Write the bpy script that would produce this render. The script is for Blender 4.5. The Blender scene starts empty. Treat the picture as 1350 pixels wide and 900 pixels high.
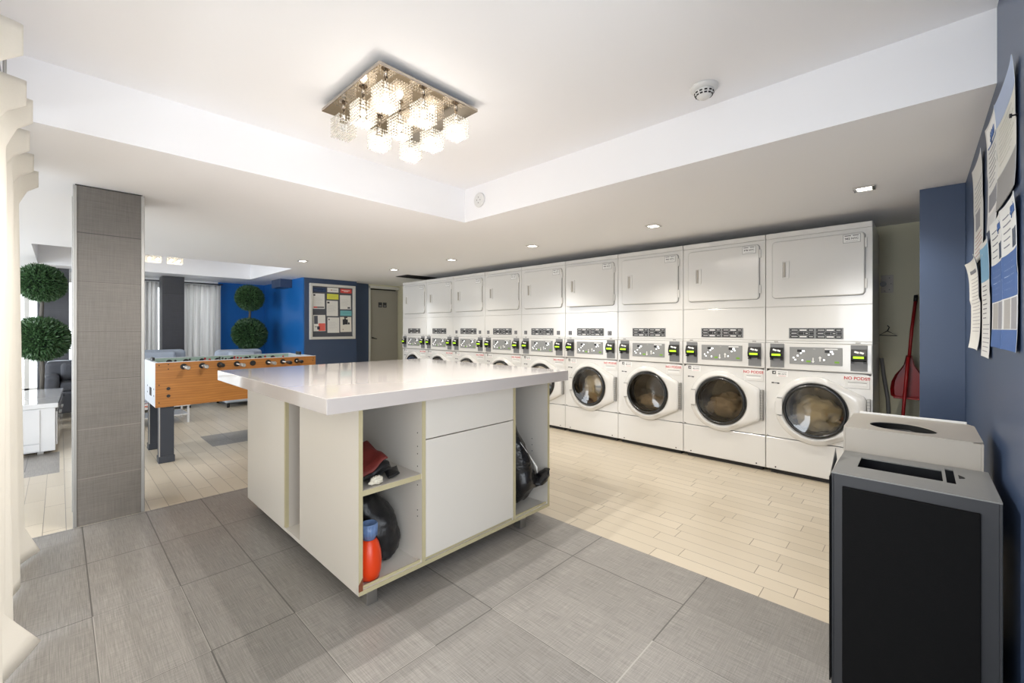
import bpy, bmesh, math, random
from mathutils import Vector, Matrix, noise
random.seed(7)
C = bpy.context.scene.collection
SC = bpy.context.scene
PI = math.pi

# ------------------------------------------------------------------ camera, world, light, exposure
F_PX, CY, YAW = 566.2, 433.2, math.atan2(1212.4-675, 566.2)
cam_d = bpy.data.cameras.new('camera'); cam = bpy.data.objects.new('camera', cam_d); C.objects.link(cam)
cam.location = (0, 0, 1.2); cam.rotation_euler = (PI/2, 0, YAW-PI/2)
cam_d.lens = 36*F_PX/1350; cam_d.sensor_width = 36; cam_d.shift_y = -(450-CY)/1350; cam_d.clip_start = .02
SC.camera = cam
SC.view_settings.view_transform = 'Standard'; SC.view_settings.look = 'None'
SC.view_settings.gamma = 1; SC.view_settings.use_curve_mapping = False
SC.view_settings.exposure = 0.5
w = bpy.data.worlds.new('world'); SC.world = w; w.use_nodes = True
w.node_tree.nodes['Background'].inputs[0].default_value = (.93, .96, 1, 1)
w.node_tree.nodes['Background'].inputs[1].default_value = 1.8
try:
    SC.cycles.use_denoising = True
    SC.cycles.max_bounces = 10; SC.cycles.diffuse_bounces = 5; SC.cycles.transparent_max_bounces = 12
    SC.cycles.sample_clamp_indirect = 6; SC.cycles.caustics_reflective = False; SC.cycles.caustics_refractive = False
except Exception: pass

def lamp(name, typ, loc, energy, color=(1,1,1), size=.1, size_y=None, target=None, spot=None, blend=.6):
    l = bpy.data.lights.new(name, typ); l.energy = energy; l.color = color
    if typ == 'AREA':
        l.size = size
        if size_y: l.shape = 'RECTANGLE'; l.size_y = size_y
    else: l.shadow_soft_size = size
    if typ == 'SPOT': l.spot_size = spot; l.spot_blend = blend
    o = bpy.data.objects.new(name, l); C.objects.link(o); o.location = loc
    if target is not None:
        o.rotation_euler = (Vector(target)-Vector(loc)).to_track_quat('-Z', 'Y').to_euler()
    return o
DAY = (.86, .93, 1.0)
WARM = (1.0, .96, .9)
lamp('window_daylight', 'AREA', (-3.4, 1.6, 1.2), 70, DAY, 2.6, 1.7, (.8, 3.0, 1.9))
lamp('added_fill_light', 'AREA', (-.4, -2.4, .95), 34, DAY, 1.6, 1.6, (2.4, 3, 2.2))  # unseen fill lamp added to lift the ceiling and island front
lamp('window_daylight', 'AREA', (-2.8, 7.2, 1.4), 60, DAY, 2.4, 1.8, (2.0, 7.6, 1.0))
lamp('window_daylight', 'AREA', (1.5, 10.5, 1.5), 75, DAY, 3.4, 1.8, (1.2, 6.0, .6))
CH_W, SPOT_W, FAR_W = 17.0, 24.0, .8

# ------------------------------------------------------------------ materials
def lin(c):
    return tuple(((v/255)/12.92 if v/255 <= .04045 else ((v/255+.055)/1.055)**2.4) for v in c)
class NT:
    def __init__(s, name):
        s.m = bpy.data.materials.new(name); s.m.use_nodes = True; s.t = s.m.node_tree
        s.p = s.t.nodes['Principled BSDF']; s.out = s.t.nodes['Material Output']
    def n(s, typ, **kw):
        nd = s.t.nodes.new(typ)
        for k, v in kw.items(): setattr(nd, k, v)
        return nd
    def l(s, a, b): s.t.links.new(a, b)
    def math(s, op, a, b=None, c=None):
        nd = s.n('ShaderNodeMath', operation=op)
        for i, v in enumerate((a, b, c)):
            if v is None: continue
            if isinstance(v, (int, float)): nd.inputs[i].default_value = v
            else: s.l(v, nd.inputs[i])
        return nd.outputs[0]
    def mix(s, f, a, b, mode='MIX'):
        nd = s.n('ShaderNodeMix', data_type='RGBA', blend_type=mode)
        for sock, v in ((nd.inputs[0], f), (nd.inputs[6], a), (nd.inputs[7], b)):
            if isinstance(v, tuple): sock.default_value = (*v, 1)
            elif isinstance(v, (int, float)): sock.default_value = v
            else: s.l(v, sock)
        return nd.outputs[2]
    def coord(s, scale=(1,1,1)):
        tc = s.n('ShaderNodeTexCoord'); mp = s.n('ShaderNodeMapping'); s.l(tc.outputs['Object'], mp.inputs[0])
        mp.inputs['Scale'].default_value = scale
        return mp.outputs[0]
    def noise(s, vec, scale, detail=3, rough=.5):
        nd = s.n('ShaderNodeTexNoise'); s.l(vec, nd.inputs['Vector']); nd.inputs['Scale'].default_value = scale
        nd.inputs['Detail'].default_value = detail; nd.inputs['Roughness'].default_value = rough
        return nd.outputs['Fac']
    def bump(s, h, strength=.2, dist=.01):
        b = s.n('ShaderNodeBump'); b.inputs['Strength'].default_value = strength; b.inputs['Distance'].default_value = dist
        s.l(h, b.inputs['Height']); s.l(b.outputs[0], s.p.inputs['Normal'])
def mat(name, col, rough=.5, metal=0, emit=None, es=0, var=.05, vs=6, bump=0, bs=40, coat=0, spec=None):
    q = NT(name); c = lin(col); q.p.inputs['Roughness'].default_value = rough; q.p.inputs['Metallic'].default_value = metal
    v = q.coord(); f = q.noise(v, vs)
    q.l(q.mix(f, tuple(x*(1-var) for x in c), tuple(min(1, x*(1+var)) for x in c)), q.p.inputs['Base Color'])
    if emit:
        q.p.inputs['Emission Color'].default_value = (*lin(emit), 1); q.p.inputs['Emission Strength'].default_value = es
    if bump: q.bump(q.noise(v, bs, 4), bump, .01)
    if coat: q.p.inputs['Coat Weight'].default_value = coat; q.p.inputs['Coat Roughness'].default_value = .05
    if spec is not None: q.p.inputs['Specular IOR Level'].default_value = spec
    return q.m

def linen_mat(name, base, tile=None, horiz=False, rough=.34, glaze=.5, world=False):
    """grey linen-look porcelain; tile = (pitch_a, off_a, pitch_b, off_b) of the joints"""
    q = NT(name); c = lin(base)
    tc = q.n('ShaderNodeTexCoord'); src = tc.outputs['Object']
    def st(sc, k, d=4):
        mp = q.n('ShaderNodeMapping'); q.l(src, mp.inputs[0]); mp.inputs['Scale'].default_value = sc
        return q.noise(mp.outputs[0], k, d, .65)
    if horiz: a, b = st((2, 2, 110), 4), st((70, 70, 2), 3.2)
    else: a, b = st((100, 2.5, 1), 3), st((3, 85, 1), 3)
    big = st((1, 1, 1), 2.2, 2)
    s = q.math('ADD', q.math('MULTIPLY', a, .6), q.math('MULTIPLY', b, .4))
    mr = q.n('ShaderNodeMapRange'); q.l(s, mr.inputs[0]); mr.inputs[1].default_value = .3; mr.inputs[2].default_value = .7
    mr.inputs[3].default_value = .68 if horiz else .55; mr.inputs[4].default_value = 1.32 if horiz else 1.45
    mb = q.n('ShaderNodeMapRange'); q.l(big, mb.inputs[0]); mb.inputs[3].default_value = .88; mb.inputs[4].default_value = 1.12
    fac = q.math('MULTIPLY', mr.outputs[0], mb.outputs[0])
    vv = q.n('ShaderNodeVectorMath', operation='SCALE'); vv.inputs[0].default_value = c; q.l(fac, vv.inputs[3])
    col = vv.outputs[0]
    if tile:
        sx = q.n('ShaderNodeSeparateXYZ'); q.l(src, sx.inputs[0])
        ax, pa, oa, bx, pb, ob = tile
        def joint(sock, p, o, wd):
            t = q.math('FRACT', q.math('DIVIDE', q.math('ADD', sock, -o+p*40), p))
            d = q.math('MULTIPLY', q.math('MINIMUM', t, q.math('SUBTRACT', 1.0, t)), p)
            return q.math('LESS_THAN', d, wd)
        def cell(sock, p, o): return q.math('FLOOR', q.math('DIVIDE', q.math('ADD', sock, -o+p*40), p))
        ja = joint(sx.outputs[ax], pa, oa, .0026); jb = joint(sx.outputs[bx], pb, ob, .0026)
        cb = q.n('ShaderNodeCombineXYZ'); q.l(cell(sx.outputs[ax], pa, oa), cb.inputs[0]); q.l(cell(sx.outputs[bx], pb, ob), cb.inputs[1])
        wn = q.n('ShaderNodeTexWhiteNoise'); q.l(cb.outputs[0], wn.inputs['Vector'])
        mv = q.n('ShaderNodeMapRange'); q.l(wn.outputs[0], mv.inputs[0]); mv.inputs[3].default_value = .9; mv.inputs[4].default_value = 1.1
        v2 = q.n('ShaderNodeVectorMath', operation='SCALE'); q.l(col, v2.inputs[0]); q.l(mv.outputs[0], v2.inputs[3])
        if name.startswith('grey_linen'):
            ln = q.math('ROUND', q.math('DIVIDE', q.math('ADD', sx.outputs[ax], -oa+pa*40), pa))
            odd = q.math('MODULO', ln, 2.0); near_row = q.math('LESS_THAN', sx.outputs[bx], ob)
            strong = q.math('ABSOLUTE', q.math('SUBTRACT', odd, near_row))
            first = q.math('LESS_THAN', ln, 40.5)
            ja = q.math('MULTIPLY', ja, q.math('ADD', q.math('MULTIPLY', q.math('MAXIMUM', strong, first), .85), .15))
        j = q.math('MAXIMUM', ja, jb)
        gc = q.mix(q.math('GREATER_THAN', wn.outputs[0], .68), tuple(x*.4 for x in c), tuple(min(1, x*1.5) for x in c))
        col = q.mix(j, v2.outputs[0], gc)
    q.l(col, q.p.inputs['Base Color'])
    q.p.inputs['Roughness'].default_value = rough
    q.bump(s, .12, .002)
    return q.m

def plank_mat():
    q = NT('beige_plank_tile'); tc = q.n('ShaderNodeTexCoord'); sx = q.n('ShaderNodeSeparateXYZ'); q.l(tc.outputs['Object'], sx.inputs[0])
    P, L = .0967, .52
    rx = q.math('DIVIDE', q.math('ADD', sx.outputs[0], -2.155+P*60), P); row = q.math('FLOOR', rx); fx = q.math('FRACT', rx)
    wn = q.n('ShaderNodeTexWhiteNoise', noise_dimensions='1D'); q.l(row, wn.inputs['W'])
    ry = q.math('ADD', q.math('DIVIDE', q.math('ADD', sx.outputs[1], 40), L), wn.outputs[0]); cy = q.math('FLOOR', ry); fy = q.math('FRACT', ry)
    dx = q.math('MULTIPLY', q.math('MINIMUM', fx, q.math('SUBTRACT', 1.0, fx)), P)
    dy = q.math('MULTIPLY', q.math('MINIMUM', fy, q.math('SUBTRACT', 1.0, fy)), L)
    j = q.math('MAXIMUM', q.math('LESS_THAN', dx, .0015), q.math('LESS_THAN', dy, .0018))
    cb = q.n('ShaderNodeCombineXYZ'); q.l(row, cb.inputs[0]); q.l(cy, cb.inputs[1])
    w2 = q.n('ShaderNodeTexWhiteNoise', noise_dimensions='2D'); q.l(cb.outputs[0], w2.inputs['Vector'])
    a, b = lin((204, 193, 174)), lin((216, 205, 186))
    mp = q.n('ShaderNodeMapping'); q.l(tc.outputs['Object'], mp.inputs[0]); mp.inputs['Scale'].default_value = (60, 2, 1)
    f = q.noise(mp.outputs[0], 3, 4)
    c1 = q.mix(w2.outputs[0], a, b); c2 = q.mix(q.math('MULTIPLY', f, .35), c1, lin((190, 174, 148)))
    jn = q.math('MULTIPLY', j, q.math('ADD', q.math('MULTIPLY', w2.outputs[0], .5), .45))
    q.l(q.mix(jn, c2, lin((96, 82, 66))), q.p.inputs['Base Color'])
    q.p.inputs['Roughness'].default_value = .28
    q.bump(f, .06, .002)
    return q.m

def wood_mat(name, a, b):
    q = NT(name); v = q.coord((1.4, 1, 9)); f = q.noise(v, 3.0, 6, .65)
    wv = q.n('ShaderNodeTexWave', bands_direction='Z'); q.l(v, wv.inputs['Vector']); wv.inputs['Scale'].default_value = 1.6
    wv.inputs['Distortion'].default_value = 7; wv.inputs['Detail'].default_value = 3
    m1 = q.mix(f, lin(a), lin(b)); q.l(q.mix(q.math('MULTIPLY', wv.outputs['Fac'], .35), m1, tuple(x*.55 for x in lin(b))), q.p.inputs['Base Color'])
    q.p.inputs['Roughness'].default_value = .35
    return q.m
def glass_mat(name, tint, fac=.75, rough=.02):
    q = NT(name); q.t.nodes.remove(q.p)
    tr = q.n('ShaderNodeBsdfTransparent'); tr.inputs[0].default_value = (*lin(tint), 1)
    gl = q.n('ShaderNodeBsdfGlossy'); gl.inputs['Roughness'].default_value = rough
    fr = q.n('ShaderNodeFresnel'); fr.inputs[0].default_value = 1.5
    mx = q.n('ShaderNodeMixShader'); k = q.math('MAXIMUM', q.math('MULTIPLY', fr.outputs[0], 1.2), 1-fac)
    q.l(k, mx.inputs[0]); q.l(tr.outputs[0], mx.inputs[1]); q.l(gl.outputs[0], mx.inputs[2]); q.l(mx.outputs[0], q.out.inputs[0])
    return q.m
def cloth_mat(name, col, trans=.4):
    q = NT(name); q.t.nodes.remove(q.p); c = (*lin(col), 1)
    v = q.coord((1, 1, 1)); f = q.noise(v, 220, 2)
    d = q.n('ShaderNodeBsdfDiffuse'); t = q.n('ShaderNodeBsdfTranslucent'); d.inputs[0].default_value = c; t.inputs[0].default_value = c
    q.l(q.mix(f, tuple(x*.93 for x in lin(col)), lin(col)), d.inputs[0])
    mx = q.n('ShaderNodeMixShader'); mx.inputs[0].default_value = trans
    q.l(d.outputs[0], mx.inputs[1]); q.l(t.outputs[0], mx.inputs[2]); q.l(mx.outputs[0], q.out.inputs[0])
    return q.m

M = {}
M['ceil'] = mat('ceiling_paint', (246, 246, 248), .7, var=.015, vs=1)
M['white_wall'] = mat('white_paint', (226, 226, 224), .6, var=.02)
M['navy'] = mat('navy_paint', (62, 78, 106), .38, var=.04, vs=3, bump=.05, bs=120)
M['royal'] = mat('royal_blue_paint', (24, 104, 178), .4, var=.03, vs=3)
M['cream'] = mat('cream_paint', (208, 204, 178), .6, var=.05, vs=3)
M['gray_tile'] = linen_mat('grey_linen_tile', (142, 138, 133), (0, .2955, .39, 1, .585, .745))
M['pillar'] = linen_mat('brown_grey_linen_tile', (108, 103, 97), (2, .3, .285, 0, 9.0, 4.0), horiz=True, rough=.42)
M['slate'] = linen_mat('dark_grey_linen_tile', (66, 67, 72), (2, .3, .285, 0, 9.0, 4.0), horiz=True, rough=.3)
M['plank'] = plank_mat()
M['alu'] = mat('brushed_aluminium', (168, 166, 162), .45, 1)
M['chrome'] = mat('chrome', (225, 222, 218), .06, 1, var=.01)
M['mirror'] = mat('mirror_steel', (190, 180, 168), .04, 1, var=.01)
M['enamel'] = mat('white_enamel', (222, 221, 218), .17, var=.01, coat=.3)
M['enamel_in'] = mat('white_plastic', (224, 223, 220), .3, var=.01)
M['gap'] = mat('dark_gap', (34, 32, 31), .7)
M['panel_grey'] = mat('grey_control_panel', (142, 143, 142), .4)
M['plate_grey'] = mat('grey_reader_plate', (126, 127, 128), .45)
M['black'] = mat('black_plastic', (24, 24, 25), .35)
M['rubber'] = mat('black_rubber', (20, 21, 22), .25, coat=.4)
M['screen'] = mat('green_screen', (150, 200, 30), .4, emit=(170, 230, 30), es=.9)
M['green'] = mat('green_button', (120, 170, 50), .4)
M['white'] = mat('white_print', (236, 236, 234), .5, var=.01)
M['led'] = mat('white_led', (250, 250, 250), .4, emit=(255, 255, 255), es=1.5)
M['red_ink'] = mat('red_ink', (196, 44, 44), .6)
M['ink'] = mat('dark_ink', (60, 60, 64), .6)
M['grey_ink'] = mat('grey_ink', (140, 140, 144), .6)
M['steel_dark'] = mat('drum_steel', (170, 160, 144), .4, .6, var=.2, vs=20)
M['glass_dark'] = glass_mat('door_glass', (205, 198, 184), .93)
M['glass'] = glass_mat('clear_glass', (250, 252, 252), .97)
M['counter'] = mat('glossy_white_counter', (206, 199, 195), .1, var=.012, coat=.5)
M['lam'] = mat('white_laminate', (222, 217, 208), .33, var=.015, vs=2)
M['edge'] = mat('cream_edge_band', (190, 180, 144), .55, var=.06, vs=18)
M['chip'] = mat('exposed_chipboard', (128, 72, 46), .8, var=.2, vs=50)
M['inner'] = mat('grey_white_laminate', (196, 190, 182), .45, var=.02)
M['wood'] = wood_mat('honey_oak_veneer', (190, 128, 60), (148, 92, 36))
M['footleg'] = mat('charcoal_laminate', (46, 50, 58), .45)
M['pearl'] = mat('pale_blue_white_laminate', (206, 212, 220), .35)
M['turf'] = mat('green_playfield', (150, 172, 160), .4)
M['leaf'] = mat('boxwood_leaf', (68, 100, 62), .4, var=.6, vs=40)
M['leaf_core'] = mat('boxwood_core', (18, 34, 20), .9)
M['bark'] = mat('grey_bark', (88, 84, 78), .8, bump=.4)
M['sofa'] = mat('pale_grey_fabric', (178, 188, 202), .9, bump=.3, bs=300)
M['dark_fabric'] = mat('charcoal_fabric', (78, 80, 86), .9, bump=.4, bs=350)
M['piping'] = mat('light_piping', (200, 208, 216), .6)
M['gloss_white'] = mat('glossy_white_lacquer', (214, 215, 216), .08, coat=.5, var=.01)
M['curtain'] = cloth_mat('cream_curtain', (240, 236, 228), .35)
M['sheer'] = cloth_mat('white_curtain', (236, 234, 232), .45)
M['bin_grey'] = mat('grey_painted_steel', (136, 136, 133), .38, var=.05, vs=12)
M['bin_side'] = mat('dark_grey_steel', (50, 51, 54), .45, var=.06, vs=10)
M['bin_black'] = mat('black_textured_panel', (7, 7, 8), .75, bump=.04, bs=200, spec=.18)
M['bin_beige'] = mat('beige_painted_steel', (178, 171, 160), .4, var=.03)
M['hole'] = mat('dark_opening', (14, 15, 14), .8)
M['red_plastic'] = mat('red_plastic', (150, 24, 26), .35)
M['bag'] = mat('black_bag_plastic', (20, 20, 22), .24, bump=.6, bs=26)
M['bag_cloth'] = mat('black_nylon', (24, 24, 26), .38, bump=.8, bs=18)
M['maroon'] = mat('maroon_fabric', (104, 32, 26), .6, bump=.4, bs=40)
M['orange'] = mat('orange_plastic', (226, 66, 20), .3)
M['blue_clear'] = mat('translucent_blue_plastic', (110, 136, 178), .15)
M['tissue'] = mat('crumpled_white_tissue', (222, 216, 198), .9, bump=.5, bs=60)
M['door'] = mat('grey_beige_door', (160, 156, 146), .5, var=.03)
M['frame_white'] = mat('white_trim_paint', (214, 212, 206), .45)
M['board_back'] = mat('grey_felt', (88, 90, 96), .9)
M['vent'] = mat('dark_grille', (88, 86, 84), .6)
M['hot'] = mat('lit_lens', (255, 255, 255), .4, emit=(255, 250, 240), es=14)
M['bulb'] = mat('lit_bulb', (255, 246, 230), .4, emit=(255, 240, 214), es=6)
M['bulb_off'] = mat('unlit_bulb', (220, 220, 220), .3)
M['tan'] = mat('tan_laundry', (224, 212, 182), .9, bump=.6, bs=14)
M['red_cloth'] = mat('red_laundry', (170, 34, 30), .9, bump=.5, bs=14)
M['brown_laundry'] = mat('brown_laundry', (170, 154, 132), .9, bump=.6, bs=14)
def crystal_mat(name, es):
    q = NT(name); q.p.inputs['Base Color'].default_value = (.85, .82, .76, 1); q.p.inputs['Roughness'].default_value = .08
    q.p.inputs['Specular IOR Level'].default_value = 1.0
    tr = q.n('ShaderNodeBsdfTransparent'); mx = q.n('ShaderNodeMixShader')
    lw = q.n('ShaderNodeLayerWeight'); lw.inputs[0].default_value = .35
    k = q.math('ADD', q.math('MULTIPLY', lw.outputs['Facing'], .4), .5)
    tl = q.n('ShaderNodeBsdfTranslucent'); tl.inputs[0].default_value = (1, .96, .88, 1)
    m2 = q.n('ShaderNodeMixShader'); m2.inputs[0].default_value = .35
    q.l(q.p.outputs[0], m2.inputs[1]); q.l(tl.outputs[0], m2.inputs[2])
    q.l(k, mx.inputs[0]); q.l(tr.outputs[0], mx.inputs[1]); q.l(m2.outputs[0], mx.inputs[2]); q.l(mx.outputs[0], q.out.inputs[0])
    return q.m
M['crystal'] = crystal_mat('crystal_bead', 0)
_pc = {}
def pm(col):
    if col not in _pc: _pc[col] = mat('print_%02x%02x%02x' % col, col, .55, var=.02)
    return _pc[col]

# ------------------------------------------------------------------ mesh helpers
class MB:
    def __init__(s): s.bm = bmesh.new(); s.mats = []
    def mi(s, m):
        m = M[m] if isinstance(m, str) else m
        if m not in s.mats: s.mats.append(m)
        return s.mats.index(m)
    def box(s, x0, x1, y0, y1, z0, z1, m, bev=0, seg=2, mtx=None):
        i = s.mi(m); vs = [s.bm.verts.new((x, y, z)) for x in (x0, x1) for y in (y0, y1) for z in (z0, z1)]
        fs = [s.bm.faces.new([vs[k] for k in f]) for f in ((0,1,3,2),(4,6,7,5),(0,4,5,1),(2,3,7,6),(0,2,6,4),(1,5,7,3))]
        for f in fs: f.material_index = i
        if bev:
            es = list({e for f in fs for e in f.edges})
            r = bmesh.ops.bevel(s.bm, geom=es, offset=bev, segments=seg, profile=.5, affect='EDGES', clamp_overlap=True)
            for f in r['faces']: f.material_index = i
            vs = list({v for f in r['faces'] for v in f.verts} | {v for v in vs if v.is_valid})
        if mtx is not None: bmesh.ops.transform(s.bm, matrix=mtx, verts=[v for v in vs if v.is_valid])
        return s
    def tube(s, p0, p1, r0, m, r1=None, n=16, caps=True):
        i = s.mi(m); r1 = r0 if r1 is None else r1; p0, p1 = Vector(p0), Vector(p1)
        q = (p1-p0).to_track_quat('Z', 'Y'); A, B = [], []
        for k in range(n):
            a = 2*PI*k/n; d = q @ Vector((math.cos(a), math.sin(a), 0))
            A.append(s.bm.verts.new(p0+d*r0)); B.append(s.bm.verts.new(p1+d*r1))
        for k in range(n):
            f = s.bm.faces.new((A[k], A[(k+1) % n], B[(k+1) % n], B[k])); f.material_index = i; f.smooth = True
        if caps:
            for L in (A[::-1], B):
                f = s.bm.faces.new(L); f.material_index = i
        return s
    def path(s, pts, r, m, n=10):
        """one continuous bent tube"""
        i = s.mi(m); P = [Vector(p) for p in pts]; R = r if isinstance(r, (list, tuple)) else [r]*len(P); prev = None; first = None
        for k, p in enumerate(P):
            d = (P[min(k+1, len(P)-1)]-P[max(k-1, 0)]).normalized()
            u = d.orthogonal() if prev is None else (pu - d*pu.dot(d)); u.normalize(); pu = u; v = d.cross(u)
            ring = [s.bm.verts.new(p+(u*math.cos(2*PI*j/n)+v*math.sin(2*PI*j/n))*R[k]) for j in range(n)]
            if prev:
                for j in range(n):
                    f = s.bm.faces.new((prev[j], prev[(j+1) % n], ring[(j+1) % n], ring[j])); f.material_index = i; f.smooth = True
            else: first = ring
            prev = ring
        for L in (first[::-1], prev):
            f = s.bm.faces.new(L); f.material_index = i
        return s
    def loops(s, rings, m, close=True, cap0=False, cap1=False, smooth=True):
        """rings: list of equal-length point lists"""
        i = s.mi(m); prev = None; n = len(rings[0]); first = None
        for r in rings:
            cur = [s.bm.verts.new(p) for p in r]
            if prev:
                for j in range(n if close else n-1):
                    f = s.bm.faces.new((prev[j], prev[(j+1) % n], cur[(j+1) % n], cur[j])); f.material_index = i; f.smooth = smooth
            else: first = cur
            prev = cur
        if cap0: f = s.bm.faces.new(first[::-1]); f.material_index = i
        if cap1: f = s.bm.faces.new(prev); f.material_index = i
        return s
    def ball(s, c, r, m, sub=2, sc=(1,1,1), nz=0, nf=3, seed=0):
        i = s.mi(m); g = bmesh.ops.create_icosphere(s.bm, subdivisions=sub, radius=1)
        for v in g['verts']:
            p = v.co.copy()
            if nz: p *= 1+nz*(noise.noise(p*nf+Vector((seed, seed*1.7, 0)))+.5*noise.noise(p*nf*2.3+Vector((0, seed, 3))))
            v.co = Vector(c)+Vector((p.x*r*sc[0], p.y*r*sc[1], p.z*r*sc[2]))
        for f in {f for v in g['verts'] for f in v.link_faces}: f.material_index = i; f.smooth = True
        return s
    def poly(s, pts, m):
        f = s.bm.faces.new([s.bm.verts.new(p) for p in pts]); f.material_index = s.mi(m); return s
    def prism(s, pts, off, m):
        """closed polygon pts extruded by vector off"""
        i = s.mi(m); o = Vector(off); A = [s.bm.verts.new(p) for p in pts]; B = [s.bm.verts.new(Vector(p)+o) for p in pts]; n = len(A)
        s.bm.faces.new(A[::-1]).material_index = i; s.bm.faces.new(B).material_index = i
        for k in range(n): s.bm.faces.new((A[k], A[(k+1) % n], B[(k+1) % n], B[k])).material_index = i
        return s
    def text(s, txt, size, mtx, m, ext=.0004):
        cu = bpy.data.curves.new('lettering', 'FONT'); cu.body = txt; cu.size = size; cu.extrude = ext; cu.align_x = 'CENTER'; cu.align_y = 'CENTER'; cu.resolution_u = 3; cu.offset = size*.02
        o = bpy.data.objects.new('lettering', cu); me = o.to_mesh(); i = s.mi(m)
        n0 = len(s.bm.faces); v0 = len(s.bm.verts); s.bm.from_mesh(me); s.bm.verts.ensure_lookup_table(); s.bm.faces.ensure_lookup_table()
        bmesh.ops.transform(s.bm, matrix=mtx, verts=s.bm.verts[v0:])
        for f in s.bm.faces[n0:]: f.material_index = i
        o.to_mesh_clear(); bpy.data.objects.remove(o); bpy.data.curves.remove(cu)
        return s
    def build(s, name, parent=None, loc=None):
        bmesh.ops.recalc_face_normals(s.bm, faces=s.bm.faces)
        me = bpy.data.meshes.new(name); s.bm.to_mesh(me); s.bm.free()
        for m in s.mats: me.materials.append(m)
        o = bpy.data.objects.new(name, me); C.objects.link(o)
        if parent: o.parent = parent
        if loc: o.location = loc
        return o
def tag(o, label, cat, group=None, kind=None):
    o['label'] = label; o['category'] = cat
    if group: o['group'] = group
    if kind: o['kind'] = kind
    return o
def thing(name, label, cat, loc=(0,0,0), group=None, rz=0):
    o = bpy.data.objects.new(name, None); C.objects.link(o); o.location = loc; o.rotation_euler = (0, 0, rz); o.empty_display_size = .1
    return tag(o, label, cat, group)
def struct(o): o['kind'] = 'structure'; return o
_kids = {}
def copy_tree(o, parent=None):
    c = o.copy(); C.objects.link(c)
    if parent is not None: c.parent = parent
    for k in [x for x in C.objects if x.parent == o]:
        copy_tree(k, c)
    return c
def copy_thing(o, loc, label):
    c = copy_tree(o); c.location = loc; c['label'] = label; return c

# ------------------------------------------------------------------ room
Z0, Z1 = 2.075, 2.344
XL, YR, YB = -2.6, -.2, 9.6
b = MB()
def fq(x0, x1, y0, y1, m): b.poly([(x0,y0,0),(x1,y0,0),(x1,y1,0),(x0,y1,0)], m)
fq(-4.2, 2.155, -1.2, 3.69, 'gray_tile'); fq(2.155, 5.2, -1.2, 3.69, 'plank'); fq(-4.2, 5.2, 3.69, 5.22, 'plank'); fq(-4.2, .0, 5.22, 6.1, 'gray_tile'); fq(-4.2, .0, 6.1, YB+.3, 'plank'); fq(0, 1.075, 5.22, YB+.3, 'plank')  # far beige areas partly put window glare on grey tiles into colour
fq(1.075, 2.2, 5.22, 5.805, 'gray_tile'); fq(2.2, 5.2, 5.22, 5.805, 'plank'); fq(1.075, 5.2, 5.805, YB+.3, 'plank')
b.box(-4.2, 5.2, -1.2, YB+.3, -.1, -.004, 'cream')
struct(b.build('floor'))
# ceiling with two trays
b = MB()
T1 = (-.2, 2.3, YR, 2.72); T2 = (-.2, 2.33, 6.62, 8.6)
xs = [-4.2, -.2, 2.3, 2.33, 5.2]; ys = [YR, 2.72, 6.62, 8.6, YB+.3]
for i in range(4):
    for j in range(4):
        x0, x1, y0, y1 = xs[i], xs[i+1], ys[j], ys[j+1]
        if (i == 1 and j == 0) or (i in (1, 2) and j == 2): continue
        b.poly([(x0,y0,Z0),(x1,y0,Z0),(x1,y1,Z0),(x0,y1,Z0)], 'ceil')
for (x0, x1, y0, y1) in (T1, T2):
    b.poly([(x0,y0,Z1),(x1,y0,Z1),(x1,y1,Z1),(x0,y1,Z1)], 'ceil')
    for p, q_ in (((x0,y0),(x1,y0)),((x1,y0),(x1,y1)),((x1,y1),(x0,y1)),((x0,y1),(x0,y0))):
        if p[1] == YR and q_[1] == YR: continue
        b.poly([(*p,Z0),(*q_,Z0),(*q_,Z1),(*p,Z1)], 'ceil')
b.box(-4.2, 5.2, YR, YB+.3, Z1+.01, Z1+.06, 'ceil')
struct(b.build('ceiling'))
# walls
b = MB(); b.box(.95, 5.0, YR-.12, YR, 0, Z1, 'navy'); struct(b.build('wall_right'))
b = MB(); b.box(3.73, 5.0, YR, 0.0, 0, Z0, 'navy', .002); struct(b.build('wall_column'))
b = MB(); b.box(4.84, 4.96, 0, 8.0, 0, Z0, 'cream'); struct(b.build('wall_back'))
b = MB(); b.box(2.87, 3.81, 7.6, 9.6, 0, Z0, 'navy', .002); b.box(2.85, 2.869, 7.6, 9.6, 0, Z0, 'royal'); struct(b.build('wall_notice'))
b = MB(); b.box(3.81, 4.16, 7.82, 8.0, 0, Z0, 'navy'); b.box(4.93, 5.0, 7.9, 8.0, 0, Z0, 'door'); b.box(4.16, 4.93, 7.82, 8.0, 2.03, Z0, 'cream'); struct(b.build('wall_far'))
b = MB()
b.box(-2.7, -2.0, YB, YB+.12, 0, Z0, 'white_wall'); b.box(.24, .97, YB, YB+.12, 0, Z0, 'navy')
b.box(2.06, 2.85, YB, YB+.12, 0, Z0, 'royal')
b.box(-2.0, .24, YB, YB+.12, 0, .25, 'white_wall'); b.box(.97, 2.06, YB, YB+.12, 0, .25, 'white_wall')
b.box(-2.0, .24, YB, YB+.12, 1.98, Z0, 'white_wall'); b.box(.97, 2.06, YB, YB+.12, 1.98, Z0, 'white_wall')
struct(b.build('wall_window'))
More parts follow.
